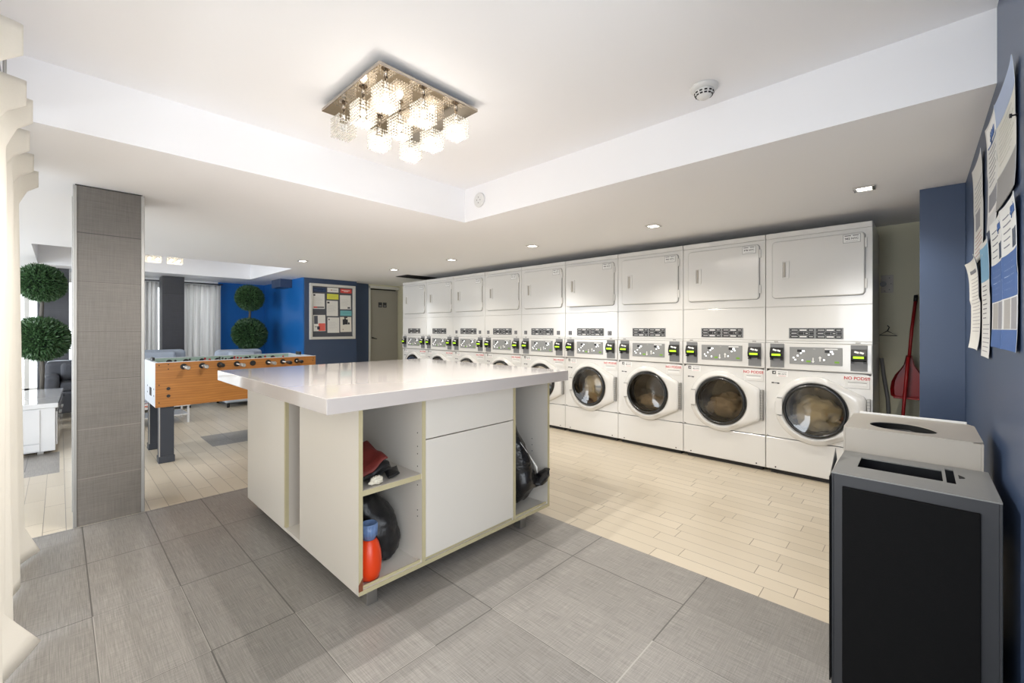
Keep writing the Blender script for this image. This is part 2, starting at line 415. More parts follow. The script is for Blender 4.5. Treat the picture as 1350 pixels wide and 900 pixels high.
for k, (x0, x1) in enumerate(((-2.0, .24), (.97, 2.06))):
    b = MB(); y0, y1 = YB+.03, YB+.08; n = 4 if k == 0 else 2
    b.box(x0, x1, y0, y1, .25, .31, 'frame_white'); b.box(x0, x1, y0, y1, 1.92, 1.98, 'frame_white')
    for j in range(n+1):
        xx = x0+.03+(x1-x0-.06)*j/n; b.box(xx-.025, xx+.025, y0, y1, .25, 1.98, 'frame_white')
    o = struct(b.build('window_%d' % (k+1)))
    b = MB(); b.box(x0+.02, x1-.02, YB+.05, YB+.056, .3, 1.93, 'glass'); b.build('pane', o)
b = MB(); b.box(2.65, 2.85, 8.1, 8.53, 1.93, Z0, 'navy', .003); tag(b.build('duct_box'), 'navy boxed duct under the ceiling on the blue side wall', 'duct box')
# pillar (front, tiled)
def pillar(name, x0, x1, y0, y1, m, label, trim=True):
    t = thing(name, label, 'pillar', ((x0+x1)/2, (y0+y1)/2, 0)); t['kind'] = 'structure'
    hx, hy = (x1-x0)/2, (y1-y0)/2
    b = MB(); b.box(-hx+.004, hx-.004, -hy+.004, hy-.004, 0, Z0-.008, m); o = b.build('shaft', t)
    if trim:
        for sx in (-1, 1):
            for sy in (-1, 1):
                b = MB(); b.box(min(sx*hx, sx*(hx-.018)), max(sx*hx, sx*(hx-.018)), min(sy*hy, sy*(hy-.012)), max(sy*hy, sy*(hy-.012)), 0, Z0-.008, 'alu', .002); b.build('corner_trim', t)
        b = MB(); b.box(-hx+.01, hx-.01, -hy+.01, hy-.01, Z0-.008, Z0, 'gap'); b.build('shadow_gap', t)
    return t
pillar('tiled_pillar', .055, .385, 3.69, 4.03, 'pillar', 'brown-grey linen-tiled pillar with silver corner trims beside the curtain')
pillar('grey_column', -.22, .10, 9.0, 9.3, 'slate', 'dark slate column by the window behind the topiary near the cabinet', False)
pillar('grey_column', 1.155, 1.455, 9.0, 9.3, 'slate', 'dark slate column between the two white window curtains', False)
# door at far end
d = bpy.data.objects.new('door_1', None); C.objects.link(d); d.location = (4.2, 7.9, 0); struct(d)
b = MB(); b.box(-.035, 0, -.09, .02, 0, 2.04, 'frame_white', .004); b.box(.66, .72, -.06, .02, 0, 2.04, 'door', .004); b.box(-.035, .72, -.09, .02, 2.0, 2.05, 'frame_white', .004); b.build('door_frame', d)
b = MB(); b.box(.005, .65, -.03, .012, .005, 1.975, 'door', .003); b.box(-.03, .72, .05, .06, 0, 2.05, 'gap'); b.build('door_leaf', d)  # dark sheet behind the leaf added to stop light leaking through the gap
b = MB(); b.box(.20, .28, -.036, -.029, 1.63, 1.73, 'ink'); b.box(.30, .38, -.036, -.029, 1.63, 1.73, 'ink'); b.box(.215, .265, -.038, -.035, 1.65, 1.67, 'grey_ink'); b.box(.315, .365, -.038, -.035, 1.65, 1.67, 'grey_ink'); b.build('door_sign', d)
b = MB(); b.tube((.06, -.03, 1.02), (.06, -.08, 1.02), .012, 'black'); b.tube((.06, -.075, 1.02), (.14, -.075, 1.0), .009, 'black'); b.build('door_handle', d)
b = MB(); b.box(3.86, 4.46, 6.0, 6.34, Z0-.006, Z0, 'vent')
for k in range(14): b.box(3.87, 4.45, 6.01+k*.0235, 6.018+k*.0235, Z0-.012, Z0-.005, 'gap')
tag(b.build('ceiling_vent'), 'dark rectangular grille in the ceiling near the far dryers', 'vent')

# ------------------------------------------------------------------ washers and dryers
MX, MY, PITCH, WD, DEPTH = 4.086, .2465, .6925, .6885, .70
def hull_ray(cx, cz, pts, a):
    best = 0; dx, dz = math.cos(a), math.sin(a); n = len(pts)
    for k in range(n):
        (x1, y1), (x2, y2) = pts[k], pts[(k+1) % n]
        ex, ey = x2-x1, y2-y1; det = dx*(-ey)+dz*ex
        if abs(det) < 1e-9: continue
        rx, ry = x1-cx, y1-cz
        t = (rx*(-ey)+ry*ex)/det; u = (dx*ry-dz*rx)/det
        if t > 0 and -1e-6 <= u <= 1+1e-6: best = max(best, t)
    return best
def rrect(s0, s1, z0, z1, r, n=6):
    pts = []
    for cx, cz, a0 in ((s1-r, z1-r, 0), (s0+r, z1-r, PI/2), (s0+r, z0+r, PI), (s1-r, z0+r, 1.5*PI)):
        for k in range(n+1):
            a = a0+PI/2*k/n; pts.append((cx+r*math.cos(a), cz+r*math.sin(a)))
    return pts
RT = Matrix(((0,0,-1,0),(-1,0,0,0),(0,1,0,0),(0,0,0,1)))     # text plane -> faces -X, reads towards -Y
def tm(x, s, z): return Matrix.Translation((x, s, z)) @ RT
DCX, DCZ = .352, .557
def make_washer():
    t = thing('washing_machine', '', 'washing machine', (MX, MY, 0), 'front-load washers in the long row')
    # cabinet with round front hole
    b = MB(); a0 = .002; a1 = WD+.002
    N = 72; outer = [(a1, .305), (a1, .862), (a0, .862), (a0, .305)]
    angs = [2*PI*k/N for k in range(N)]
    ro = [hull_ray(DCX, DCZ, outer, a) for a in angs]
    ring = lambda R, x: [(x, DCX+math.cos(a)*(R[k] if isinstance(R, list) else R), DCZ+math.sin(a)*(R[k] if isinstance(R, list) else R)) for k, a in enumerate(angs)]
    b.loops([ring(ro, .0), ring(.215, .0), ring(.212, .05)], 'enamel', smooth=False)
    b.box(.02, DEPTH, a0, a1, .03, .30, 'enamel', .004)
    for s0, s1 in ((a0, a0+.008), (a1-.008, a1)): b.box(.0005, DEPTH, s0, s1, .305, 1.083, 'enamel')
    b.box(.03, DEPTH, a0, a1, .31, .33, 'enamel_in'); b.box(.03, DEPTH, a0+.01, a1-.01, .862, 1.083, 'enamel'); b.box(DEPTH-.02, DEPTH, a0, a1, .3, 1.08, 'enamel_in')
    b.build('cabinet', t)
    b = MB(); b.box(.0, .019, a0, a1, .036, .299, 'enamel', .006); b.tube((-.001, .07, .056), (.003, .07, .056), .006, 'gap', n=10); b.tube((-.001, .62, .056), (.003, .62, .056), .006, 'gap', n=10); b.build('lower_panel', t)
    b = MB(); b.box(.03, .3, .03, .66, 0, .031, 'gap'); b.build('plinth', t)
    b = MB(); b.box(-.012, .03, a0, a1, .868, 1.083, 'enamel', .008, 3); c = b.build('console', t)
    b = MB(); b.box(-.016, -.0115, .176, .518, .918, 1.054, 'panel_grey', .002)
    x0 = -.0175
    for s0, s1 in ((.415, .465), (.235, .285)):
        b.box(x0, -.0155, s0, s1, 1.014, 1.034, 'black'); b.box(x0-.0006, x0, s0, s0+.018, 1.016, 1.03, 'led')
    b.box(x0, -.0155, .205, .285, 1.038, 1.046, 'white'); b.box(x0, -.0155, .345, .36, 1.036, 1.046, 'alu')
    for s, z in ((.49, .968), (.462, .985), (.43, .95), (.44, 1.006), (.26, 1.0), (.29, .958), (.235, 1.008), (.478, .952)): b.box(x0, -.0155, s-.005, s+.005, z-.005, z+.005, 'led')
    for s in (.39, .21): b.box(x0, -.0155, s-.014, s+.014, .936, .95, 'green')
    for s, up in ((.36, -1), (.315, 1)):
        b.box(x0, -.0155, s-.004, s+.004, .945, .972, 'white')
        zz = .958+up*.02; b.prism([(x0, s-.011, zz-up*.008), (x0, s+.011, zz-up*.008), (x0, s, zz+up*.008)], (.001, 0, 0), 'white')
    b.build('control_panel', c)
    for s0, s1 in ((.556, .655), (.030, .128)):
        b = MB(); b.box(-.017, -.0115, s0, s1, .884, 1.078, 'plate_grey', .002); r = b.build('card_reader', t)
        sc = (s0+s1)/2
        b = MB(); b.prism([(-.017, s0+.004, .955), (-.05, s0+.004, .965), (-.056, s0+.004, 1.0), (-.036, s0+.004, 1.043), (-.017, s0+.004, 1.046)], (0, s1-s0-.008, 0), 'black')
        b.box(-.045, -.017, s0+.004, s0+.022, .944, .957, 'black'); b.box(-.045, -.017, s1-.022, s1-.004, .944, .957, 'black')
        mt = Matrix.Translation((-.0475, sc, 1.022)) @ Matrix.Rotation(math.radians(25), 4, 'Y')
        b.box(-.0008, .0008, -.002, .026, -.007, .007, 'white', mtx=mt @ Matrix.Rotation(.35, 4, 'X')); b.box(-.0008, .0008, -.03, -.006, -.002, .012, 'white', mtx=mt @ Matrix.Rotation(.35, 4, 'X'))
        b.build('reader_body', r)
        b = MB(); b.box(-.0575, -.052, s0+.018, s1-.018, .98, .996, 'screen', .001); b.build('reader_screen', r)
    # door
    hp = [(DCX+.268*math.cos(a), DCZ+.268*math.sin(a)) for a in angs]
    hull = [p for p, a in zip(hp, angs) if not (a > PI*1.40 and a <= 2*PI or a < 0 or a < PI*.60 and a >= 0) or False]
    # left arc of the circle, then the two hinge corners
    arc = [(DCX+.268*math.cos(a), DCZ+.268*math.sin(a)) for a in [math.radians(v) for v in range(0, 360, 5)]]
    left = [p for p in arc if p[0] >= DCX-.085]
    ang = lambda p: math.atan2(p[1]-DCZ, p[0]-DCX)
    allp = left+[(.035, .69), (.035, .425)]
    allp.sort(key=ang)
    rd = [hull_ray(DCX, DCZ, allp, a) for a in angs]
    off = lambda d_: [max(.225, r-d_) for r in rd]
    b = MB(); b.loops([ring(rd, -.001), ring(rd, -.022), ring(off(.006), -.030), ring(off(.03), -.036), ring(.232, -.040), ring(.218, -.034), ring(.21, -.004)], 'enamel', smooth=True)
    dr = b.build('door', t)
    b = MB()
    b.loops([ring(.212, -.030), ring(.207, -.046), ring(.196, -.050), ring(.186, -.044), ring(.178, .03)], 'rubber'); b.build('door_ring', dr)
    b = MB(); b.loops([ring(.19, -.044), ring(.15, -.038), ring(.10, -.028), ring(.05, -.022), ring(.004, -.02)], 'glass_dark', cap1=True); b.build('glass_bowl', dr)
    b = MB()
    b.box(-.0445, -.036, .565, .612, .50, .635, 'enamel', .003); b.box(-.046, -.040, .565, .60, .494, .4995, 'panel_grey'); b.box(-.046, -.040, .565, .60, .6355, .641, 'panel_grey')
    b.build('door_handle', dr)
    b = MB(); b.box(-.030, -.001, .014, .033, .43, .685, 'alu', .002)
    for k in range(11): b.box(-.0315, -.029, .013, .034, .445+k*.0215, .449+k*.0215, 'plate_grey')
    b.build('hinge', dr)
    b = MB(); b.loops([ring(.19, .06), ring(.19, .34)], 'steel_dark'); b.loops([ring(.19, .34), ring(.06, .36), ring(.003, .35)], 'steel_dark', cap1=True)
    b.loops([ring(.212, .04), ring(.19, .062)], 'rubber')
    for k in range(3):
        a = PI/2+2*PI*k/3; mt = Matrix.Translation((.2, DCX+.17*math.cos(a), DCZ+.17*math.sin(a)))@Matrix.Rotation(a, 4, 'X')
        b.box(-.12, .12, -.025, .025, -.016, .016, 'steel_dark', .01, mtx=mt)
    b.build('drum', t)
    b = MB(); b.box(-.004, .001, .018, .166, .756, .852, 'enamel_in', .002); b.box(-.0045, -.0035, .035, .145, .775, .800, 'panel_grey'); b.box(-.0055, -.004, .035, .145, .775, .795, 'white', .0005); dd = b.build('detergent_drawer', t)
    b = MB(); b.box(-.0065, -.004, .026, .158, .812, .846, 'white'); b.text('NO PODS!!', .031, tm(-.0068, .092, .829), 'red_ink'); b.build('drawer_sticker', dd)
    b = MB(); b.box(-.0015, .0, .618, .644, .825, .851, 'ink'); b.prism([(-.002, .622, .832), (-.002, .64, .836), (-.002, .624, .846)], (.0005, 0, 0), 'white'); b.build('badge', t)
    b = MB(); b.box(-.0015, .0, .60, .648, .749, .757, 'grey_ink'); b.box(-.002, .0, .632, .648, .748, .758, 'ink'); b.box(-.002, .0, .592, .608, .746, .756, 'ink'); b.build('name_strip', t)
    return t
def washer_sticker(t, txt):
    b = MB(); b.box(-.0015, .0, .532, .612, .805, .855, 'white'); b.box(-.002, -.001, .54, .604, .844, .848, 'grey_ink')
    b.text(txt, .016, tm(-.0018, .572, .828), 'ink', .0002); b.box(-.002, -.001, .545, .6, .812, .814, 'red_ink'); b.build('tag_sticker', t)
def make_dryer():
    t = thing('tumble_dryer', '', 'tumble dryer', (MX, MY, 1.0845), 'tumble dryers stacked on the washers'); B0 = 1.0845
    a0, a1 = .002, WD+.002; z = lambda v: v-B0
    b = MB(); b.box(.008, DEPTH, a0, a1, 0, z(1.99), 'enamel', .003); b.build('cabinet', t)
    b = MB(); b.box(-.004, .01, a0, a1, z(1.948), z(1.99), 'enamel', .005, 3); b.build('top_trim', t)
    b = MB(); b.box(0, .01, a0, a1, z(1.382), z(1.945), 'enamel', .003); b.build('upper_panel', t)
    b = MB(); b.box(0, .01, a0, a1, z(1.104), z(1.378), 'enamel', .003); b.box(-.003, .01, a0, a1, .0, z(1.101), 'enamel', .003); 
    for s in (.07, .60): b.box(-.004, -.002, s, s+.03, z(1.088), z(1.098), 'alu', .001)
    b.build('lower_panel', t)
    s0, s1, r0, r1 = .045, .641, z(1.452), z(1.914)
    d = bpy.data.objects.new('door', None)
    b = MB(); o = rrect(s0-.004-s0, s1+.004-s0, r0-.004, r1+.004, .03)
    b.prism([(-.0008, p[0]+s0, p[1]) for p in o], (.001, 0, 0), 'panel_grey'); b.build('door_seal', t)
    o = rrect(0, s1-s0, r0, r1, .027); o2 = rrect(.006, s1-s0-.006, r0+.006, r1-.006, .023)
    b = MB(); b.loops([[(-.001, *p) for p in o], [(-.013, *p) for p in o], [(-.018, *p) for p in o2]], 'enamel', cap0=True, cap1=True, smooth=False)
    dr = b.build('door', t, (0, s0, 0)); dr.name = 'door'
    b = MB(); h = rrect(.475, .528, z(1.608), z(1.752), .008); hi = rrect(.482, .521, z(1.614), z(1.746), .006)
    b.loops([[(-.0175, *p) for p in h], [(-.024, *p) for p in h], [(-.025, *p) for p in hi], [(-.019, *p) for p in hi]], 'enamel_in', cap1=True, smooth=False)
    b.box(-.0255, -.019, .5, .515, z(1.62), z(1.74), 'bin_beige', .002); b.build('door_handle', dr)
    for zz in (1.80, 1.50): b = MB(); b.box(-.016, .0, -.012, -.0005, z(zz), z(zz+.07), 'enamel_in', .002); b.build('hinge', dr)
    b = MB(); b.box(-.0035, .001, .172, .525, z(1.122), z(1.206), 'plate_grey', .001)
    for h0 in (.18, .355):
        w = .163
        for r in range(3):
            zz = z(1.126)+r*.026; xs_ = [0, .28, .62, 1] if r != 1 else [0, .2, .42, .66, 1]
            for k in range(len(xs_)-1):
                b.box(-.0045, -.003, h0+w*xs_[k]+.002, h0+w*xs_[k+1]-.002, zz, zz+.022, 'black')
                if (k+r) % 2 == 0: b.box(-.0052, -.004, h0+w*xs_[k]+.008, h0+w*xs_[k+1]-.012, zz+.009, zz+.013, 'white')
                elif k == 1: b.box(-.0052, -.004, h0+w*xs_[k]+.004, h0+w*xs_[k+1]-.006, zz+.006, zz+.016, 'white')
    b.build('control_strip', t)
    return t
def dryer_sticker(dr, txt):
    z = lambda v: v-1.0845
    b = MB(); b.box(-.0195, -.0175, .024, .128, z(1.842), z(1.906), 'panel_grey'); b.box(-.0202, -.019, .027, .125, z(1.845), z(1.903), 'white')
    b.box(-.0207, -.02, .035, .07, z(1.892), z(1.897), 'ink'); b.box(-.0207, -.02, .08, .118, z(1.892), z(1.897), 'ink')
    b.text(txt, .021, tm(-.0203, .076, z(1.872)), 'ink', .0002); b.box(-.0207, -.02, .04, .112, z(1.853), z(1.855), 'grey_ink'); b.build('tag_sticker', dr)
wash_l = ['white washer closest to the blue column, its round door showing a pale sudsy load',
 'white washer second from the blue column, brown and pale laundry turning in its drum',
 'white washer third from the blue column, dark drum with a little laundry inside',
 'white washer just right of the counter corner, below dryer six, pale load in its drum',
 'white washer half hidden by the counter corner, with red laundry in its door',
 'white washer below dryer number four, only its console and door top above the counter',
 'white washer third from the far end, only its console and door top above the counter',
 'white washer second from the far end door, mostly hidden by the counter',
 'white washer at the far end beside the grey-beige door, mostly hidden by the counter']
dry_l = ['white dryer at the near end of the row, beside the alcove with the red dustpan',
 'white dryer second from the alcove with two lamp reflections on its door',
 'white dryer third from the alcove, door shut, no number squares beside its strip',
 'white dryer with number six squares and its door standing slightly open',
 'white dryer with number five squares beside its control strip',
 'white dryer with number four squares beside its control strip',
 'white dryer with number three squares, third from the far end door',
 'white dryer second from the far end door',
 'white dryer at the far end of the row beside the grey-beige door']
W0 = make_washer(); D0 = make_dryer()
W = [W0]; D = [D0]
for k in range(1, 9):
    W.append(copy_thing(W0, (MX, MY+PITCH*k, 0), wash_l[k])); D.append(copy_thing(D0, (MX, MY+PITCH*k, 1.0845), dry_l[k]))
W0['label'] = wash_l[0]; D0['label'] = dry_l[0]
nums = ['982 NYC', '978 NYC', '983 NYC', '980 NYC', '976 NYC', '975 NYC', '974 NYC', '973 NYC', '972 NYC']
def kid(t, n): return [x for x in C.objects if x.parent == t and x.name.split('.')[0] == n][0]
for k in range(9):
    washer_sticker(W[k], '98%d NYC' % (k+1 if k else 1)); dryer_sticker(kid(D[k], 'door'), nums[k])
    if k in (3, 4, 5, 6):
        b = MB()
        for s in (.10, .62):
            b.box(-.0035, .001, s-.022, s+.022, .045, .09, 'ink'); b.box(-.0042, -.003, s-.016, s+.016, .05, .085, 'grey_ink'); b.text(str(9-k), .034, tm(-.0046, s, .068), 'black')
        b.build('number_square', D[k])
kid(D[3], 'door').rotation_euler = (0, 0, math.radians(4.5))
# laundry
def laundry(k, m, label, sc=(.5, .8, .55), dz=-.06, seed=1, dx=.125):
    b = MB(); b.ball((0, 0, 0), .185, m, 4, sc, .28, 2.2, seed)
    o = b.build('laundry_pile', None, (MX+dx, MY+PITCH*k+DCX, DCZ+dz)); tag(o, label, 'laundry')
laundry(0, 'tan', 'pale beige laundry inside the washer closest to the blue column', (.5, .84, .72), -.04, 3)
laundry(1, 'brown_laundry', 'brown laundry inside the second washer from the blue column', (.5, .84, .6), -.06, 5)
laundry(2, 'brown_laundry', 'small dull brown laundry heap in the third washer from the blue column', (.5, .8, .4), -.1, 8)
laundry(3, 'tan', 'pale laundry in the washer right beside the counter corner', (.5, .84, .75), -.03, 9)
laundry(4, 'red_cloth', 'red laundry seen in the washer half hidden by the counter', (.26, .9, .86), 0, 12, .04)

# ------------------------------------------------------------------ island counter
t = thing('counter_island', 'white folding counter island with glossy top and open cubbies', 'counter', (1.51, 2.49, 0))
ox, oy = -1.51, -2.49
def ib(b, x0, x1, y0, y1, z0, z1, m, bev=0): b.box(x0+ox, x1+ox, y0+oy, y1+oy, z0, z1, m, bev)
X0, X1, Y0, Y1, ZB, ZT = .868, 2.153, 1.715, 3.265, .07, .868
b = MB(); ib(b, .703, 2.262, 1.645, 3.29, ZT, .931, 'counter', .002); b.build('worktop', t)
b = MB(); ib(b, X0, X1, Y0, Y1, ZB, .088, 'lam'); ib(b, X0, X1, Y0-.0015, Y0, ZB, .089, 'edge'); ib(b, X0, X1, Y0+.012, Y0+.016, .088, .1, 'edge'); b.build('bottom_board', t)
def side(name, x0, x1, y0, y1, m='lam', edge=True, z0=.088):
    b = MB(); ib(b, x0, x1, y0, y1, z0, ZT, m)
    if edge: ib(b, x0, x1, y0-.0015, y0, z0, ZT, 'edge')
    return b.build(name, t)
e1 = side('side_panel', X0, X0+.018, Y0, 2.36)
b = MB(); b.prism([(X0+ox-.0005, Y0+oy-.0022, .088), (X0+ox+.0185, Y0+oy-.0022, .088), (X0+ox+.0185, Y0+oy-.0022, .145), (X0+ox-.0005, Y0+oy-.0022, .118)], (0, .002, 0), 'chip'); b.build('broken_edge', e1)
side('partition', 1.185, 1.205, Y0, 2.36); side('partition', 1.817, 1.837, Y0, 2.36)
side('side_panel', X1-.018, X1, Y0, 2.36)
b = MB(); ib(b, X0+.018, X1-.018, 2.34, 2.36, .088, ZT, 'inner'); b.build('back_panel', t)
# niche and rear cabinet
b = MB(); ib(b, X0, X0+.018, 2.585, Y1, .088, ZT, 'lam'); ib(b, X0-.0002, X0+.018, 2.567, 2.585, .088, ZT, 'edge'); b.build('side_panel', t)
b = MB(); ib(b, X0+.018, X1-.018, 2.567, 2.587, .088, ZT, 'inner'); b.build('back_panel', t)
b = MB(); ib(b, X1-.018, X1, 2.567, Y1, .088, ZT, 'lam'); b.build('side_panel', t)
b = MB(); ib(b, X0+.018, X1-.018, Y1-.02, Y1, .088, ZT, 'lam'); b.build('front_panel', t)
b = MB(); ib(b, X0+.0185, 1.185, Y0+.006, 2.34, .485, .51, 'inner', .002); ib(b, X0+.0185, 1.185, Y0+.0045, Y0+.006, .486, .509, 'edge'); b.build('shelf', t)
b = MB(); ib(b, 1.207, 1.815, Y0-.002, Y0+.016, .672, ZT-.004, 'lam', .0015); b.build('drawer_front', t)
b = MB(); ib(b, 1.207, 1.815, Y0-.002, Y0+.016, .106, .667, 'lam', .0015); b.build('cabinet_door', t)
b = MB()
for z in (.30, .33, .45, .54, .60, .635, .70): b.tube((1.1835+ox, Y0+.035+oy, z), (1.186+ox, Y0+.035+oy, z), .003, 'gap', n=8)
for z in (.40, .44, .48): b.tube((2.1335+ox, Y0+.13+oy, z), (2.136+ox, Y0+.13+oy, z), .003, 'gap', n=8)
b.build('peg_hole', t)
for lx, ly in ((.916, 1.735), (1.90, 1.735), (.916, 3.19), (1.96, 3.19)):
    b = MB(); ib(b, lx, lx+.05, ly, ly+.05, 0, ZB, 'alu', .002); b.build('leg', t)
# things in the cubbies
def bag_mesh(b, rings, m, n=28, nz=.12, seed=0, k=7):
    R = []
    for (cx, cy, cz, rx, ry) in rings:
        r = []
        for j in range(n):
            a = 2*PI*j/n; p = Vector((cx+rx*math.cos(a), cy+ry*math.sin(a), cz))
            q = 1+nz*(noise.noise(p*k+Vector((seed, 0, 0)))*1.4+.7*noise.noise(p*k*2.7+Vector((0, seed, 0))))
            r.append((cx+rx*math.cos(a)*q, cy+ry*math.sin(a)*q, cz+.015*noise.noise(p*9)))
        R.append(r)
    b.loops(R, m, cap0=True, cap1=True)
def fine(rs, n=5):
    out = []
    for a, c in zip(rs, rs[1:]):
        for k in range(n):
            f = k/n; f = f*f*(3-2*f); out.append(tuple(a[i]+(c[i]-a[i])*(f if i > 2 else k/n) for i in range(5)))
    return out+[rs[-1]]
b = MB(); bag_mesh(b, fine([(1.09, 1.91, .090, .04, .06), (1.088, 1.925, .12, .082, .10), (1.075, 1.94, .20, .098, .12), (1.06, 1.95, .28, .105, .12), (1.01, 1.98, .37, .085, .10), (.99, 2.0, .43, .03, .04)]), 'bag_cloth', seed=4, nz=.09, k=15, n=48)
tag(b.build('black_bag'), 'crumpled black nylon bag slumped in the lower left cubby behind the orange bottle', 'bag')
bt = thing('detergent_bottle', 'orange rounded bottle with a clear blue cup-like top in the lower cubby', 'bottle', (.952, 1.782, .089))
def lathe(b, prof, m, n=32, c=(0,0)): b.loops([[(c[0]+r*math.cos(2*PI*j/n), c[1]+r*math.sin(2*PI*j/n), z) for j in range(n)] for r, z in prof], m, cap0=True, cap1=True)
b = MB(); lathe(b, [(.028, 0), (.037, .006), (.045, .04), (.047, .08), (.044, .12), (.036, .155), (.028, .172), (.025, .176)], 'orange'); b.build('body', bt)
b = MB(); lathe(b, [(.024, .176), (.024, .185), (.028, .187), (.030, .245), (.027, .245), (.025, .19), (.001, .19)], 'blue_clear')
for j in range(16):
    a = 2*PI*j/16; b.tube((.0295*math.cos(a), .0295*math.sin(a), .19), (.031*math.cos(a), .031*math.sin(a), .242), .0012, 'blue_clear', n=6)
b.build('cap', bt); bt.scale = (1.14, 1.14, 1.0)
# folded maroon bag on the shelf
def slab(b, top, zlo, m, thick, nz=.01, n=12, seed=0):
    """soft sheet: four corners, subdivided, thick, wobbly"""
    A = [[None]*(n+1) for _ in range(n+1)]; Bt = [[None]*(n+1) for _ in range(n+1)]; i = b.mi(m); c = [Vector(p) for p in top]
    for u in range(n+1):
        for v in range(n+1):
            fu, fv = u/n, v/n; p = (c[0]*(1-fu)+c[1]*fu)*(1-fv)+(c[3]*(1-fu)+c[2]*fu)*fv
            e = min(fu, 1-fu, fv, 1-fv); th = thick*min(1, .25+e*5)
            w_ = nz*noise.noise(p*16+Vector((seed, 0, 0)))
            A[u][v] = b.bm.verts.new(p+Vector((0, 0, w_+th/2))); Bt[u][v] = b.bm.verts.new(p+Vector((0, 0, w_-th/2)))
    def fc(*q):
        f = b.bm.faces.new(q); f.material_index = i; f.smooth = True
    for u in range(n):
        for v in range(n):
            fc(A[u][v], A[u+1][v], A[u+1][v+1], A[u][v+1]); fc(Bt[u][v], Bt[u][v+1], Bt[u+1][v+1], Bt[u+1][v])
    for u in range(n):
        fc(A[u][0], Bt[u][0], Bt[u+1][0], A[u+1][0]); fc(A[u][n], A[u+1][n], Bt[u+1][n], Bt[u][n])
        fc(A[0][u], A[0][u+1], Bt[0][u+1], Bt[0][u]); fc(A[n][u], Bt[n][u], Bt[n][u+1], A[n][u+1])
t2 = thing('folded_bag', 'folded maroon and black bag lying on the cubby shelf', 'bag', (0, 0, 0))
b = MB(); slab(b, [(.905, 1.76, .548), (1.02, 1.74, .615), (1.03, 1.95, .655), (.90, 1.98, .63)], 0, 'maroon', .022, .02, 14, 2); b.build('maroon_flap', t2)
b = MB(); slab(b, [(.90, 1.75, .532), (1.04, 1.76, .585), (1.09, 1.96, .60), (.90, 2.0, .55)], 0, 'bag_cloth', .035, .02, 14, 5)
slab(b, [(.90, 1.78, .526), (1.08, 1.80, .545), (1.13, 1.98, .56), (.90, 2.02, .53)], 0, 'bag_cloth', .026, .015, 14, 9)
slab(b, [(1.03, 1.75, .522), (1.09, 1.755, .532), (1.12, 1.83, .54), (1.05, 1.84, .53)], 0, 'bag_cloth', .018, .01, 8, 11); b.build('black_body', t2)
b = MB(); b.ball((.967, 1.742, .531), .019, 'tissue', 4, (1.5, .9, .95), .35, 3, 5); b.ball((.945, 1.744, .523), .011, 'tissue', 3, (1.6, 1, .8), .3, 3, 2)
tag(b.build('crumpled_tissue'), 'small crumpled white tissue at the front of the cubby shelf', 'tissue')
t3 = thing('bin_bag', 'shiny black plastic sack leaning in the tall right cubby', 'bag', (0, 0, 0))
b = MB(); bag_mesh(b, fine([(1.93, 1.96, .092, .05, .10), (1.945, 1.92, .14, .095, .15), (1.975, 1.86, .24, .125, .16), (1.965, 1.86, .36, .118, .15), (1.925, 1.87, .50, .083, .13), (1.888, 1.87, .64, .048, .09), (1.87, 1.86, .74, .030, .05), (1.862, 1.86, .78, .012, .02)]), 'bag', seed=7, nz=.14, n=36)
b.build('sack', t3)
b = MB(); bag_mesh(b, fine([(2.0, 1.76, .225, .03, .04), (2.05, 1.735, .25, .07, .06), (2.095, 1.718, .285, .045, .05), (2.12, 1.705, .315, .018, .016)]), 'bag', seed=2, nz=.3, k=14); b.build('tied_corner', t3)
b = MB(); b.path([(1.90, 1.735, .52), (1.945, 1.728, .46), (1.99, 1.715, .395), (2.02, 1.71, .35), (2.03, 1.712, .31)], [.001, .003, .0035, .007, .002], 'white', 8); b.build('white_glint', t3)  # white strip shaped as glints on the shiny black plastic

# ------------------------------------------------------------------ chandelier, spots, detectors
def bead_cube(size, n, r):
    b = MB(); h = size/2; st = size/(n-1); i = b.mi('crystal')
    pts = set()
    for u in range(n):
        for v in range(n):
            for fx in range(5):
                p = [(u, v, 0), (0, u, v), (n-1, u, v), (u, 0, v), (u, n-1, v)][fx]; pts.add(p)
    for p in pts:
        c = Vector((p[0]*st-h, p[1]*st-h, p[2]*st-h)); q = [b.bm.verts.new(c+Vector(d)*r) for d in ((1,0,0),(0,1,0),(-1,0,0),(0,-1,0),(0,0,1),(0,0,-1))]
        for a_ in range(4):
            for e_ in (4, 5): f = b.bm.faces.new((q[a_], q[(a_+1) % 4], q[e_])); f.material_index = i
    return b
cx, cy, cz = 1.19, 1.915, 2.305
ch = thing('crystal_ceiling_lamp', 'square mirrored ceiling lamp with nine hanging crystal bead cubes', 'chandelier', (cx, cy, cz))
b = MB(); b.box(-.275, .275, -.285, .285, -.003, .012, 'mirror', .002); b.build('mirror_plate', ch)
b = MB(); b.box(-.2, .2, -.2, .2, .012, Z1-cz, 'alu', .003); b.build('mount_box', ch)
shade_me = None; bulb_me = {}
